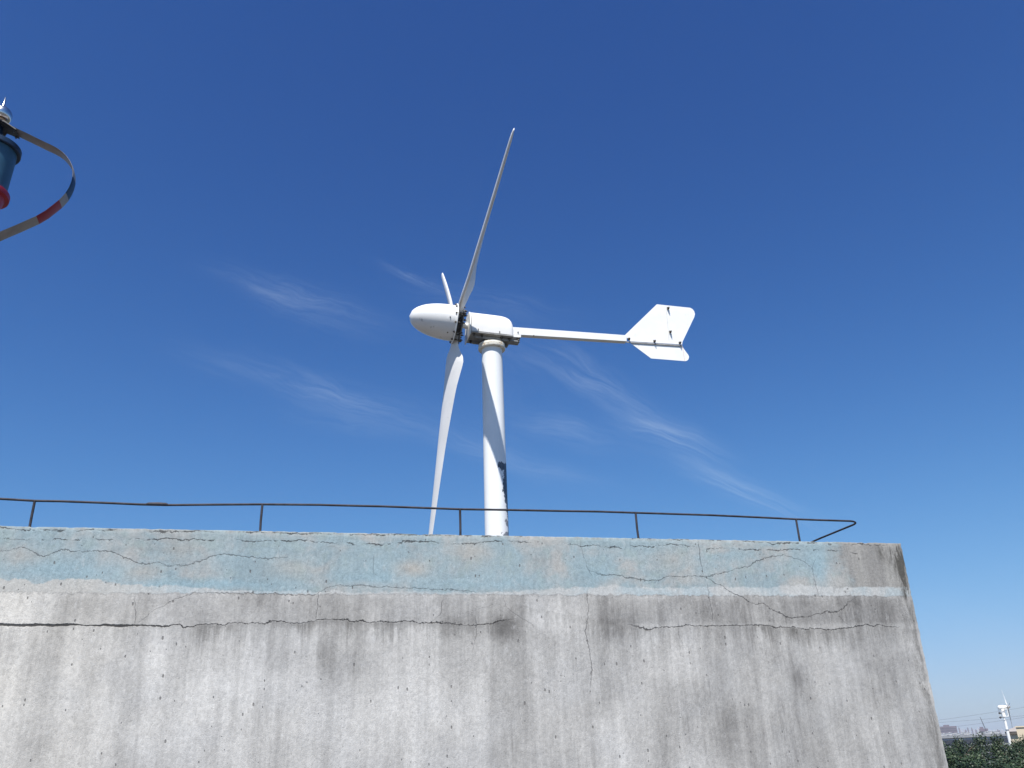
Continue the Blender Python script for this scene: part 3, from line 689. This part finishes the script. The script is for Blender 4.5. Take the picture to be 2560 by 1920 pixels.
vlo = [(1575, 856.5), (1628, 896), (1712.5, 902.7), (1717.5, 901.8), (1721.3, 898), (1722.7, 892), (1721, 887.5), (1706.7, 868), (1705, 863.5)]
van = MB().prism([bpx(x, y, .002) for x, y in vup], BN * .006).build('tail_vane', white, turb, smooth=0)
MB().prism([bpx(x, y, .002) for x, y in vlo], BN * .006).build('tail_vane', white, turb, smooth=0)
# stiffening angle between the two vane sheets
a0 = bpx(1566, 853.2, -.012); a1 = bpx(1705.5, 862.2, -.012)
an = MB(); an.prism([a0, a1, a1 - Vector((0, 0, .020)), a0 - Vector((0, 0, .020))], BN * .012)
an.build('vane_bar', greym, turb, smooth=0)
an = MB(); s0 = bpx(1665, 768, 0); s1 = bpx(1672, 851, 0); an.prism([s0, s0 + BD * .006, s1 + BD * .006, s1], BN * .003 - BN * 0.0)
an.build('vane_seam', simple('seam', (.55, .54, .5), .6), turb, smooth=0)
for q in [(1669.5, 771), (1675, 830), (1571.5, 848), (1635.5, 853.5), (1699, 857.5)]:
    t_ = MB(); p_ = bpx(q[0], q[1], .0); t_.box(p_ - BN * .006, BD * .014, BN * .006, Vector((0, 0, .018))); t_.hexbolt(p_ - BN * .012 - Vector((0, 0, .006)), -BN, .013, .03)
    t_.build('vane_clamp', boltm, turb)
rs_ = MB(); q0 = bpx(1707, 868, 0); q1 = bpx(1709, 884, 0); q2 = bpx(1711.5, 902, 0); rs_.tube([q0 + BN * .002, q1 + BN * .002, q2 + BN * .002], .0022, 6)
rs_.build('rust_seam', simple('rust', (.55, .30, .15), .8), turb)

# ------------------------------------------------------------------ vertical-axis turbine at the left edge
AY = 9.0
A0 = at(2.4, 289, AY); vh = Vector((A0.x, A0.y, 0)).normalized(); vr = Vector((vh.y, -vh.x, 0))
def axz(py):                                   # height on the axis seen at that picture row
    px = 14 - (py - 243.5) * .252; r = ray(px, py); return r.z * (A0.length / sqrt(r.x ** 2 + r.y ** 2 + r.z ** 2) if False else Vector((A0.x, A0.y, 0)).length / sqrt(r.x ** 2 + r.y ** 2))
def mpp(z): return Vector((A0.x, A0.y, z)).dot(F) / FPX
vt = empty('vertical_axis_turbine', (A0.x, A0.y, TOP), 'vertical-axis wind turbine with blue and red hub, cut off at the left edge', 'wind turbine')
AXP = lambda z: Vector((A0.x, A0.y, z))
silver = simple('polished_steel', (.62, .62, .62), .22, metal=1.0, var=.08, scale=10)
brass = simple('copper_collar', (.50, .27, .14), .35, metal=.8, var=.3, scale=30)
blue = simple('blue_paint', (.030, .098, .160), .45, var=.1, scale=8)
dblue = simple('dark_blue_paint', (.008, .028, .065), .45, var=.15, scale=8)
red = simple('red_paint', (.27, .012, .03), .45, var=.12, scale=8)
gwhite = simple('blade_offwhite', (.30, .27, .255), .5, var=.12, scale=6)
zs = axz(288); mp = mpp(zs); rsph = 25 * mp
sph = [(rsph * sin(a), rsph * cos(a)) for a in [(-80 + 8 * i) * pi / 180 for i in range(21)]]
MB().lathe(AXP(zs), (0, 0, 1), [(-rsph * .55 , rsph * .8)] + [p for p in sph if p[0] > -rsph * .5], 40).build('finial', silver, vt, smooth=60)
zt_ = axz(243.5); MB().lathe(AXP(zs + rsph * .95), (0, 0, 1), [(0, 5.2 * mp), (.02, 4.2 * mp), (zt_ - zs - rsph * .95, 1.2 * mp), (zt_ - zs - rsph * .95 + .004, .3 * mp)], 16).build('spike', silver, vt, smooth=60)
zc0 = axz(309)
MB().lathe(AXP(zs - rsph * .95), (0, 0, 1), [(0, rsph * .6), (.03, rsph * .66), (.035, rsph * .45), (rsph * .45, rsph * .4)], 24).build('bearing_collar', brass, vt)
zfl = axz(379 - 22)
pf = lambda r: r * mpp(zfl)
zb1, zr0 = axz(379), axz(478)
MB().lathe(AXP(zb1), (0, 0, 1), [(0, pf(54)), (0, pf(62)), (.01, pf(63.5)), (.075, pf(63.5)), (.09, pf(58)), (.11, pf(20)), (.16, pf(14)), (zs - rsph * .9 - zb1, pf(12))], 56).build('top_cap', dblue, vt)
MB().lathe(AXP(zr0), (0, 0, 1), [(0, pf(51)), (zb1 - zr0, pf(55))], 56).build('generator_housing', blue, vt)
MB().lathe(AXP(zr0), (0, 0, -1), [(0, pf(52)), (0, pf(60)), (.02, pf(61)), (.07, pf(60)), (.075, pf(51)), (.16, pf(47)), (.32, pf(38)), (.5, pf(34)), (.5, pf(20))], 56).build('lower_housing', red, vt)
zlow = axz(620)
MB().lathe(AXP(TOP), (0, 0, 1), [(0, .2), (.02, .2), (.02, .075), (zr0 - .45 - TOP, .07)], 32).build('pole', white, vt)
MB().lathe(AXP(zlow - .05), (0, 0, 1), [(0, .08), (0, .16), (.05, .17), (.1, .16), (.1, .08)], 32).build('lower_hub', steel, vt)
near = [(4, 300), (16, 307), (37, 318.5), (72, 335), (108.5, 353), (130, 363), (144.6, 371), (156, 379.5), (165, 389), (173, 400), (179, 413), (182, 427), (181.5, 441), (178, 455), (172.5, 468), (164, 482), (155, 492), (147, 500), (132, 512), (114, 526), (90, 540), (45, 560), (0, 579), (-60, 606)]
CHD = .19; TH0 = radians(-20)
def vcurve():
    out = []
    e0 = vr * cos(TH0) + vh * sin(TH0); t0 = vh * cos(TH0) - vr * sin(TH0)
    p0 = AXP(0) - t0 * CHD / 2
    for q in near:
        P = on_plane(q[0], q[1], p0, t0); rel = P - AXP(0)
        out.append((rel.dot(e0), rel.z))
    return out
VC = vcurve()
def blade_v(th):
    e_ = vr * cos(th) + vh * sin(th); t_ = vh * cos(th) - vr * sin(th)
    mbv = MB(); rings = []; N = len(VC)
    P = [AXP(0) + e_ * r + Vector((0, 0, z)) for r, z in VC]
    mats_ = []
    for i in range(N):
        tg = (P[min(i + 1, N - 1)] - P[max(i - 1, 0)]).normalized(); nn = t_.cross(tg).normalized()
        ring = []
        for k in range(12):
            a = 2 * pi * k / 12
            ring.append(P[i] + t_ * (cos(a) * CHD / 2) + nn * (sin(a) * .012))
        rings.append(ring)
    for i in range(N - 1):
        y = (near[i][1] + near[i + 1][1]) / 2
        mbv.cur = 1 if 441 < y < 482 else (2 if 500 < y < 540 else 0)
        nn_ = 12; vs = rings[i] + rings[i + 1]
        mbv.add(vs, [(j, (j + 1) % nn_, (j + 1) % nn_ + nn_, j + nn_) for j in range(nn_)])
    mbv.cur = 0
    mbv.add(rings[0], [tuple(range(12))]); mbv.add(rings[-1], [tuple(range(12))])
    o = mbv.build('blade', [gwhite, dblue, red], vt, smooth=0)
    bm = bmesh.new(); bm.from_mesh(o.data); bmesh.ops.remove_doubles(bm, verts=bm.verts, dist=.0005); bmesh.ops.recalc_face_normals(bm, faces=bm.faces); bm.to_mesh(o.data); bm.free()
    for p in o.data.polygons: p.use_smooth = True
    o.data.set_sharp_from_angle(angle=radians(70))
    # bracket at the top, arm at the foot
    z0 = VC[0][1]; bk = MB()
    def q(r, t, z): return AXP(0) + e_ * r + t_ * t + Vector((0, 0, z))
    r2, z2 = VC[2]
    bk.prism([q(0.0, -.13, z0 - .02), q(.10, -.13, z0 - .03), q(r2 + .02, -.10, z2 - .022), q(r2 + .02, .10, z2 - .022), q(.10, .13, z0 - .03), q(0, .13, z0 - .02)], (0, 0, -.014))
    for (r, t) in ((r2 - .01, -.06), (r2 - .01, .06)): bk.hexbolt(q(r, t, z2 - .036), (0, 0, -1), .012, .02)
    bk.build('bracket', steel, o)
    am = MB(); rl, zl = VC[-1]; am.prism([q(.05, -.06, zlow), q(rl + .06, -.06, zl - .01), q(rl + .06, .06, zl - .01), q(.05, .06, zlow)], (0, 0, -.015)); am.build('bracket', steel, o)
for k in range(3): blade_v(TH0 + k * 2 * pi / 3)

# ------------------------------------------------------------------ background
def gpt(px, py, Y): p = at(px, py, Y); return p
beige = simple('beige_render', (.62, .52, .38), .85, var=.05, scale=.3)
greyroof = simple('grey_roof', (.30, .27, .25), .85, var=.08, scale=.3)
dkband = simple('dark_eave', (.10, .085, .07), .8, var=.2)
concp = simple('pale_fascia', (.36, .36, .36), .8, var=.08, scale=.2)
glassd = simple('dark_glazing', (.012, .014, .045), .18, var=.3, scale=.3)
mauve = simple('mauve_facade', (.16, .125, .15), .85, var=.1, scale=.05)
palew = simple('pale_facade', (.42, .42, .45), .85, var=.1, scale=.05)
mauved = simple('window_dark', (.07, .06, .075), .5)

# office block with ribbon windows, about 400 m away
OB0 = at(2280, 1846, 360); OB1 = at(2640, 1834, 470)
od = Vector((OB1.x - OB0.x, OB1.y - OB0.y, 0)); olen = od.length; od.normalize(); on_ = Vector((-od.y, od.x, 0))
ob = empty('office_building', Vector((OB0.x, OB0.y, GROUND)), 'long low office building with dark ribbon windows beyond the treetops', 'building')
def oz(py): return on_plane(2450, py, OB0, on_).z
zr = oz(1836.5)
def obox(z0, z1, fr, bk, u0=0, u1=None):
    u1 = olen if u1 is None else u1
    return MB().prism([OB0.xy.to_3d() + od * u0 + on_ * fr + Vector((0, 0, z0)), OB0.xy.to_3d() + od * u1 + on_ * fr + Vector((0, 0, z0)), OB0.xy.to_3d() + od * u1 + on_ * bk + Vector((0, 0, z0)), OB0.xy.to_3d() + od * u0 + on_ * bk + Vector((0, 0, z0))], (0, 0, z1 - z0))
obox(oz(1842.2), zr, -.6, 24).build('parapet', concp, ob, smooth=0)
obox(oz(1844.2), oz(1842.2), .2, 23).build('shadow_gap', dkband, ob, smooth=0)
z_ = 1844.2
lv = [(1844.2, 1847.2, 'f'), (1847.2, 1862.2, 'g'), (1862.2, 1865.6, 'f'), (1865.6, 1881.0, 'g'), (1881.0, 1884.2, 'f'), (1884.2, 1899, 'g'), (1899, 1902, 'f')]
for a, b, t in lv:
    if t == 'f': obox(oz(b), oz(a), -.3, 23).build('floor_band', concp, ob, smooth=0)
    else:
        w_ = obox(oz(b), oz(a), .5, 22.5).build('window_strip', glassd, ob, smooth=0)
obox(GROUND, oz(1902), -.2, 23).build('ground_floor', concp, ob, smooth=0)
# white plant boxes on its roof
rb = random.Random(3)
spots = [2352, 2360, 2366, 2374, 2383, 2388, 2392, 2404, 2410, 2419, 2424, 2452, 2457, 2464, 2470, 2480, 2486, 2492, 2498]
names = ['first', 'second', 'third', 'fourth', 'fifth', 'sixth', 'seventh', 'eighth', 'ninth', 'tenth', 'eleventh', 'twelfth', 'thirteenth', 'fourteenth', 'fifteenth', 'sixteenth', 'seventeenth', 'eighteenth', 'nineteenth']
rum = simple('white_unit', (.45, .45, .45), .6, var=.1, scale=.6)
for i, px in enumerate(spots):
    P = on_plane(px, 1835, OB0 + on_ * 6, on_); w_ = rb.uniform(.5, 1.15); h_ = rb.uniform(.5, 1.3)
    b_ = MB(); c_ = Vector((P.x, P.y, zr))
    b_.box(c_ + Vector((0, 0, h_ / 2)), od * w_, on_ * .8, Vector((0, 0, h_ / 2 - .12)))
    b_.box(c_ + Vector((0, 0, h_ - .06)), od * (w_ + .12), on_ * .9, Vector((0, 0, .05)))
    b_.cyl(c_ + Vector((0, 0, h_ - .02)), c_ + Vector((0, 0, h_ + .15)), min(w_, .7) * .6, n=10)
    for s_ in (-1, 1): b_.box(c_ + od * (w_ * .7 * s_) + Vector((0, 0, .06)), od * .08, on_ * .7, Vector((0, 0, .06)))
    o = b_.build('roof_unit', rum, smooth=0)
    tag(o, names[i] + ' small white plant unit from the left on the distant office roof', 'roof unit', 'white units on the office roof')

def tower(px0, px1, ytop, Y, mat, label, floors=True, depth=18):
    a = at(px0, ytop, Y); b = at(px1, ytop, Y); zt = (a.z + b.z) / 2
    e_ = empty('apartment_tower', Vector(((a.x + b.x) / 2, Y, GROUND)), label, 'building', 'hazy towers on the skyline')
    ex = Vector((b.y, -b.x, 0)).normalized(); ey = Vector((b.x, b.y, 0)).normalized()
    c0_ = Vector((b.x, b.y, 0)); wd2 = (b.x - a.x) / ex.x * .96
    def pb(u0, u1, v0, v1, z0, z1):
        return MB().prism([c0_ + ex * (u - wd2) + ey * v + Vector((0, 0, z0)) for u, v in ((u0, v0), (u1, v0), (u1, v1), (u0, v1))], (0, 0, z1 - z0))
    pb(0, wd2, 0, depth, GROUND, zt).build('wall', mat, e_, smooth=0)
    pb(wd2 * .25, wd2 * .6, 3, depth - 3, zt, zt + 2.2).build('roof_house', mat, e_, smooth=0)
    if floors:
        z = zt - 3
        while z > zt - 20:
            pb(1, wd2 - 1, -.15, -.02, z - 1.4, z).build('window_row', mauved, e_, smooth=0); z -= 3.2
    return e_
tower(2353, 2391, 1815.5, 1500, mauve, 'wide mauve slab block on the skyline beside the wall edge')
tower(2447, 2469.5, 1821.5, 1250, mauve, 'squat brown building on the skyline below the leaning crane boom')
tower(2443, 2447, 1822, 1240, palew, 'slim pale tower touching the left side of the squat brown building', False)
sk = [(2338, 2347, 1819), (2396, 2399, 1820), (2401, 2405, 1824), (2407, 2410, 1823), (2412, 2417, 1826), (2418, 2421, 1820.5), (2423, 2427, 1825), (2428, 2431, 1821), (2433, 2437, 1824), (2438, 2442, 1825.5), (2473, 2480, 1826.5), (2483, 2489, 1827), (2492, 2500, 1826), (2503, 2509, 1825)]
sklab = ['hazy tower hidden behind the wall edge', 'slim hazy tower just right of the wide mauve block', 'low hazy tower second right of the mauve block', 'hazy tower third right of the mauve block', 'wide low hazy tower fourth right of the mauve block', 'tall slim hazy tower fifth right of the mauve block', 'hazy tower sixth right of the mauve block', 'tall slim hazy tower seventh right of the mauve block', 'hazy tower eighth right of the mauve block', 'low hazy tower just left of the slim pale tower', 'low hazy building just right of the squat brown building', 'low hazy building second right of the squat brown building', 'low hazy building left of the distant white turbine', 'hazy building behind the distant white turbine mast']
for (a, b, y), lb in zip(sk, sklab): tower(a, b, y, 2300, palew if (a % 2) else mauve, lb, False, 25)
# crane boom
cr = empty('crawler_crane', at(2466, 1840, 1200).xy.to_3d() + Vector((0, 0, GROUND)), 'distant crane with thin dark boom leaning left over the skyline', 'crane')
p0 = at(2466, 1829, 1200); p1 = at(2450, 1792, 1200)
dv = (p1 - p0).normalized(); sd = Vector((0, 1, 0)); sx_ = dv.cross(sd).normalized()
bmn = MB()
for i, j in ((-1, -1), (-1, 1), (1, -1), (1, 1)): bmn.cyl(p0 + sx_ * .38 * i + sd * .38 * j, p1 + sx_ * .15 * i + sd * .15 * j, .13, n=6)
N = 16
for k in range(N):
    q0 = p0.lerp(p1, k / N); q1 = p0.lerp(p1, (k + 1) / N); w0 = .38 - .23 * k / N
    sg = 1 if k % 2 else -1
    bmn.cyl(q0 + sx_ * w0 * sg - sd * w0, q1 - sx_ * w0 * sg - sd * w0, .07, n=5)
bmn.build('boom', steel, cr)
MB().box(p0 + Vector((1.5, 0, -2)), (3, 0, 0), (0, 2, 0), (0, 0, 1.8)).build('cab', steel, cr, smooth=0, bevel=.2)
MB().box(Vector((p0.x + 1, p0.y, (p0.z - 3.8 + GROUND) / 2)), (2.4, 0, 0), (0, 2.4, 0), (0, 0, (p0.z - 3.8 - GROUND) / 2)).build('undercarriage', steel, cr, smooth=0)
# power lines
wire = simple('wire', (.10, .10, .11), .7)
for i, (ya, yb, lab) in enumerate([((2330, 1803), (2600, 1762), 'upper faint power cable sagging across the sky beside the distant turbine'), ((2330, 1806), (2600, 1783.5), 'middle faint power cable crossing behind the distant turbine'), ((2330, 1820), (2600, 1784), 'lower faint power cable above the skyline buildings')]):
    a = at(ya[0], ya[1], 260); b = at(yb[0], yb[1], 230); a2 = a + (a - b) * .8; b2 = b + (b - a) * .8
    P = []
    for k in range(41):
        t = k / 40; p = a2.lerp(b2, t); p.z -= 1.1 * 4 * t * (1 - t) - 1.0 + (.18 * i); P.append(p)
    o = MB().tube(P, .021, 5).build('power_line', wire); tag(o, lab, 'cable', 'power cables over the skyline')
# beige building at the right edge + low grey-roofed one
q = at(2538.5, 1815.5, 95); rt = at(2700, 1806, 95)
be_ = empty('beige_building', Vector((q.x, q.y, GROUND)), 'plain beige rendered building cut off by the right edge', 'building')
def lbox(q0, u0, u1, v0, v1, z0, z1):
    ey = Vector((q0.x, q0.y, 0)).normalized(); ey = (ey + Vector((ey.y, -ey.x, 0)) * .06).normalized(); ex = Vector((ey.y, -ey.x, 0)); c_ = Vector((q0.x, q0.y, 0))
    return MB().prism([c_ + ex * u + ey * v + Vector((0, 0, z0)) for u, v in ((u0, v0), (u1, v0), (u1, v1), (u0, v1))], (0, 0, z1 - z0))
lbox(q, 0, 16, 0, 12, GROUND, q.z - .12).build('wall', beige, be_, smooth=0)
lbox(q, -.03, 16.1, -.08, 12.1, q.z - .12, q.z).build('coping', beige, be_, smooth=0)
ga = at(2512, 1829.5, 125); gb = at(2541, 1829.5, 125); gz_ = at(2526, 1817.5, 125).z
ge = at(2512, 1834.5, 125).z
gr_ = empty('grey_roofed_building', Vector((ga.x, 125, GROUND)), 'low beige building with grey hipped roof behind the distant turbine mast', 'building')
wg = (gb.x - ga.x) + 4
lbox(ga, .15, wg - .2, .3, 7.5, GROUND, ge - .1).build('wall', beige, gr_, smooth=0)
lbox(ga, 0, wg, 0, 7.8, ge - .1, ga.z).build('eave', dkband, gr_, smooth=0)
ey = Vector((ga.x, ga.y, 0)).normalized(); ex = Vector((ey.y, -ey.x, 0)); gc = Vector((ga.x, ga.y, 0))
def gp(u, v, z): return gc + ex * u + ey * v + Vector((0, 0, z))
rf = MB()
rf.add([gp(-.1, -.1, ga.z), gp(wg + .1, -.1, ga.z), gp(wg + .1, 7.9, ga.z), gp(-.1, 7.9, ga.z), gp(1.3, 2.5, gz_), gp(wg - 1.3, 2.5, gz_), gp(wg - 1.3, 5.4, gz_), gp(1.3, 5.4, gz_)], [(0, 1, 5, 4), (1, 2, 6, 5), (2, 3, 7, 6), (3, 0, 4, 7), (4, 5, 6, 7), (3, 2, 1, 0)])
rf.build('roof', greyroof, gr_, smooth=0)

# distant turbine (about 100 m away)
DY = 100.0
T0 = at(2521, 1826, DY); dz = lambda px, py: at(px, py, DY)
mtop = dz(2511.5, 1799)
dt = empty('wind_turbine', Vector((mtop.x, DY, GROUND)), 'small distant white wind turbine on a tall mast above the trees', 'wind turbine')
cxy = Vector((mtop.x, DY, 0))
zz_ = lambda py: at(2511 + (py - 1799) * .29, py, DY).z
MB().lathe(cxy + Vector((0, 0, GROUND)), (0, 0, 1), [(0, .24), (zz_(1824) - GROUND, .155)], 20).build('mast', white, dt)
MB().lathe(cxy + Vector((0, 0, zz_(1825.5))), (0, 0, 1), [(0, .19), (.06, .19)], 20).build('mast_joint', greym, dt)
MB().lathe(cxy + Vector((0, 0, zz_(1824) + .04)), (0, 0, 1), [(0, .15), (zz_(1799) - zz_(1824) - .04, .12), (zz_(1799) - zz_(1824), .06), (zz_(1790) - zz_(1824), .055)], 20).build('upper_mast', white, dt)
cz0, cz1 = zz_(1791), zz_(1772)
MB().lathe(cxy + Vector((0, 0, cz0)), (0, 0, 1), [(0, .17), (cz1 - cz0, .17)], 20).build('column', white, dt)
cg = MB()
for sx_ in (-1, 1):
    for sy_ in (-1, 1): cg.box(cxy + Vector((sx_ * .30 + .06, sy_ * .3, (cz0 + cz1) / 2)), (.022, 0, 0), (0, .022, 0), (0, 0, (cz1 - cz0) / 2))
for z in (cz0, (cz1) - .05):
    for sy_ in (-1, 1): cg.box(cxy + Vector((.06, sy_ * .3, z)), (.32, 0, 0), (0, .03, 0), (0, 0, .024))
    for sx_ in (-1, 1): cg.box(cxy + Vector((.06 + sx_ * .30, 0, z + .002)), (.03, 0, 0), (0, .3, 0), (0, 0, .022))
cg.build('platform_cage', white, dt)
for (px, py) in ((2498, 1783), (2500, 1794)):
    lm = MB(); p_ = dz(px, py); lm.cyl(cxy + Vector((-.1, -.1, p_.z)), Vector((p_.x, DY - .1, p_.z)), .025, n=6); lm.lathe(Vector((p_.x, DY - .1, p_.z - .1)), (0, 0, 1), [(0, .05), (.08, .13), (.16, .12), (.22, .03)], 10); lm.build('sensor_arm', steel, dt)
rayh = Vector((mtop.x, DY, 0)).normalized(); dax = (Vector((rayh.y, -rayh.x, 0)) + rayh * .12 + Vector((0, 0, .03))).normalized(); HH_ = dz(2519.5, 1767)
nac = HH_ - dax * .62
MB().lathe(HH_ - dax * 1.0, dax, [(0, .03), (.04, .13), (.16, .21), (.55, .21), (.75, .15), (.95, .12)], 20).build('nacelle', white, dt)
MB().lathe(HH_ - dax * .10, dax, [(0, .2), (.1, .2), (.28, .12), (.36, .02)], 20).build('spinner', greym, dt)
MB().cyl(cxy + Vector((0, 0, cz1 - .02)), Vector((cxy.x, DY, HH_.z - .1)), .10, n=12).build('yaw_bearing', greym, dt)
dv1 = Vector((0, 0, 1)); dw = dax.cross(dv1).normalized(); du = dw.cross(dax).normalized()
if dw.dot(rayh) < 0: dw = -dw
for k in range(3):
    th = radians(38) + k * 2 * pi / 3; d_ = du * cos(th) + dw * sin(th); v_ = -du * sin(th) + dw * cos(th)
    blade_mesh(HH_, d_, v_, dax, s=.72, nst=20, npt=12).build('blade', white2, dt, smooth=60)

# ------------------------------------------------------------------ trees
leafm, n5, b5 = new_mat('foliage')
oi = n5.new('ShaderNodeObjectInfo').outputs['Random']
tc = n5.new('ShaderNodeTexCoord').outputs['Object']
at_ = n5.new('ShaderNodeAttribute'); at_.attribute_name = 'tone'
lc = n5.mix(n5.rng(at_.outputs['Fac'], 0, 1, smooth=False), (0.012, 0.026, 0.013), (0.045, 0.075, 0.028))
lc = n5.mix(n5.rng(oi, 0, 1, 0, .35), lc, n5.mix(1.0, lc, (1.15, 1.0, .6), 'MULTIPLY'))
n5.put(b5.inputs['Base Color'], lc); b5.inputs['Roughness'].default_value = .5; b5.inputs['Specular IOR Level'].default_value = .35
bark = simple('bark', (.10, .075, .05), .9, var=.3, scale=8)
def tree_mesh(seed, height, rad):
    rn = random.Random(seed); vs = []; fs = []; tone = []
    tr = MB(); limbs = []
    tr.tube([(0, 0, 0), (.1, .05, height * .25), (.05, -.1, height * .5), (0, 0, height * .93)], [.22, .18, .12, .03], 8)
    clumps = []
    for i in range(34):
        t = rn.random(); z = height * (.30 + .68 * t); rr = rad * (sin(pi * min(1, (.16 + .84 * (1 - t)) * .80 + .12)) ** .7) * rn.uniform(.45, 1.0)
        a = rn.uniform(0, 2 * pi); c = Vector((cos(a) * rr, sin(a) * rr, z)); clumps.append((c, rn.uniform(.55, 1.15) * (1.0 if t < .8 else .65)))
        st = Vector((0, 0, z - rr * .6)); 
        tr.tube([st, st.lerp(c, .5) + Vector((0, 0, .15)), c], [.06, .04, .015], 5)
    clumps.append((Vector((0, 0, height * .96)), .45)); clumps.append((Vector((.1, 0, height * .88)), .7))
    for c, r in clumps:
        nl = int(820 * r * r) + 120; ct = rn.uniform(.1, .9)
        for k in range(nl):
            d = Vector((rn.gauss(0, 1), rn.gauss(0, 1), rn.gauss(0, .8))).normalized() * (rn.random() ** .45) * r
            p = c + d; s = rn.uniform(.05, .10)
            nrm = (d.normalized() * .5 + Vector((rn.uniform(-1, 1), rn.uniform(-1, 1), rn.uniform(-.1, 1.4)))).normalized()
            a_, b_ = frame(nrm); q = rn.uniform(0, 6.28); x = a_ * cos(q) + b_ * sin(q); y = -a_ * sin(q) + b_ * cos(q)
            i0 = len(vs); vs += [p - x * s, p + y * s * .5, p + x * s, p - y * s * .5]; fs.append((i0, i0 + 1, i0 + 2, i0 + 3))
            tone.append(max(0, min(1, ct + rn.uniform(-.25, .25))))
    me = bpy.data.meshes.new('crown'); me.from_pydata(vs, [], fs); me.materials.append(leafm)
    at2 = me.attributes.new('tone', 'FLOAT', 'FACE'); at2.data.foreach_set('value', tone)
    me.update()
    return me, tr
protos = [tree_mesh(11 + i, 13.2, 2.5 + .3 * i) for i in range(3)]
trunkme = []
for i, (me, tr) in enumerate(protos):
    o = tr.build('trunk', bark); COL.objects.unlink(o); trunkme.append(o.data); bpy.data.objects.remove(o)
def tree(px, py, Y, k, label, s=1.0, rz=0.0):
    p = at(px, py, Y); hgt_ = p.z - GROUND
    e_ = empty('tree', Vector((p.x, p.y, GROUND)), label, 'tree', 'trees below the rooftop')
    e_.rotation_euler = (0, 0, rz); sc = hgt_ / 13.25
    for nm, me in (('trunk', trunkme[k]), ('crown', protos[k][0])):
        c_ = bpy.data.objects.new(nm, me); COL.objects.link(c_); c_.parent = e_; c_.scale = (s * sc, s * sc, sc)
TREES = [(2388, 1841, 62, 0, 'dark green tree whose peak stands tallest next to the wall edge', .72, .3),
         (2362, 1856, 58, 1, 'dark green tree tucked against the wall edge', .9, 1.4),
         (2420, 1849, 64, 2, 'dark green tree right of the tall peak by the wall', .66, 2.2),
         (2449, 1864, 58, 0, 'lower dark tree in the gap below the ribbon windows', 1.0, 4.0),
         (2486, 1847, 63, 1, 'lighter green pointed tree left of the distant mast', .62, 5.1),
         (2512, 1880, 56, 2, 'low tree in front of the foot of the distant mast', .8, .8),
         (2535.5, 1838.5, 60, 0, 'pointed dark tree in front of the beige building', .72, 2.9),
         (2560, 1859, 57, 2, 'dark tree at the right edge of the picture', 1.0, 3.6),
         (2400, 1886, 49, 1, 'nearer low tree at the foot of the wall edge', 1.0, .1),
         (2450, 1893, 48, 2, 'nearer low tree in the middle of the bottom right clump', 1.1, 1.9),
         (2505, 1897, 47, 0, 'nearer low tree below the distant mast', 1.1, 4.4),
         (2556, 1893, 48, 1, 'nearer low tree in the bottom right corner', 1.1, 5.6),
         (2480, 1889, 50, 0, 'nearer low tree between the pointed light tree and the corner', 1.1, 3.3),
         (2340, 1872, 56, 2, 'tree mostly hidden behind the wall edge', 1.0, 2.6),
         (2600, 1850, 60, 1, 'tree just beyond the right edge of the picture', 1.0, 0.6)]
for a in TREES: tree(*a)

# ------------------------------------------------------------------ haze
hm = bpy.data.materials.new('haze_air'); hm.use_nodes = True; nt = hm.node_tree; nt.nodes.clear()
outn = nt.nodes.new('ShaderNodeOutputMaterial'); pv = nt.nodes.new('ShaderNodeVolumePrincipled')
pv.inputs['Color'].default_value = (.80, .87, .97, 1); pv.inputs['Density'].default_value = 0.00018; pv.inputs['Anisotropy'].default_value = 0.1
nt.links.new(pv.outputs[0], outn.inputs['Volume'])
mb = MB(); mb.bx(-7010, 7010, -7010, 7010, GROUND - 1, 60)
tag(mb.build('haze', hm, smooth=0), kind='stuff')
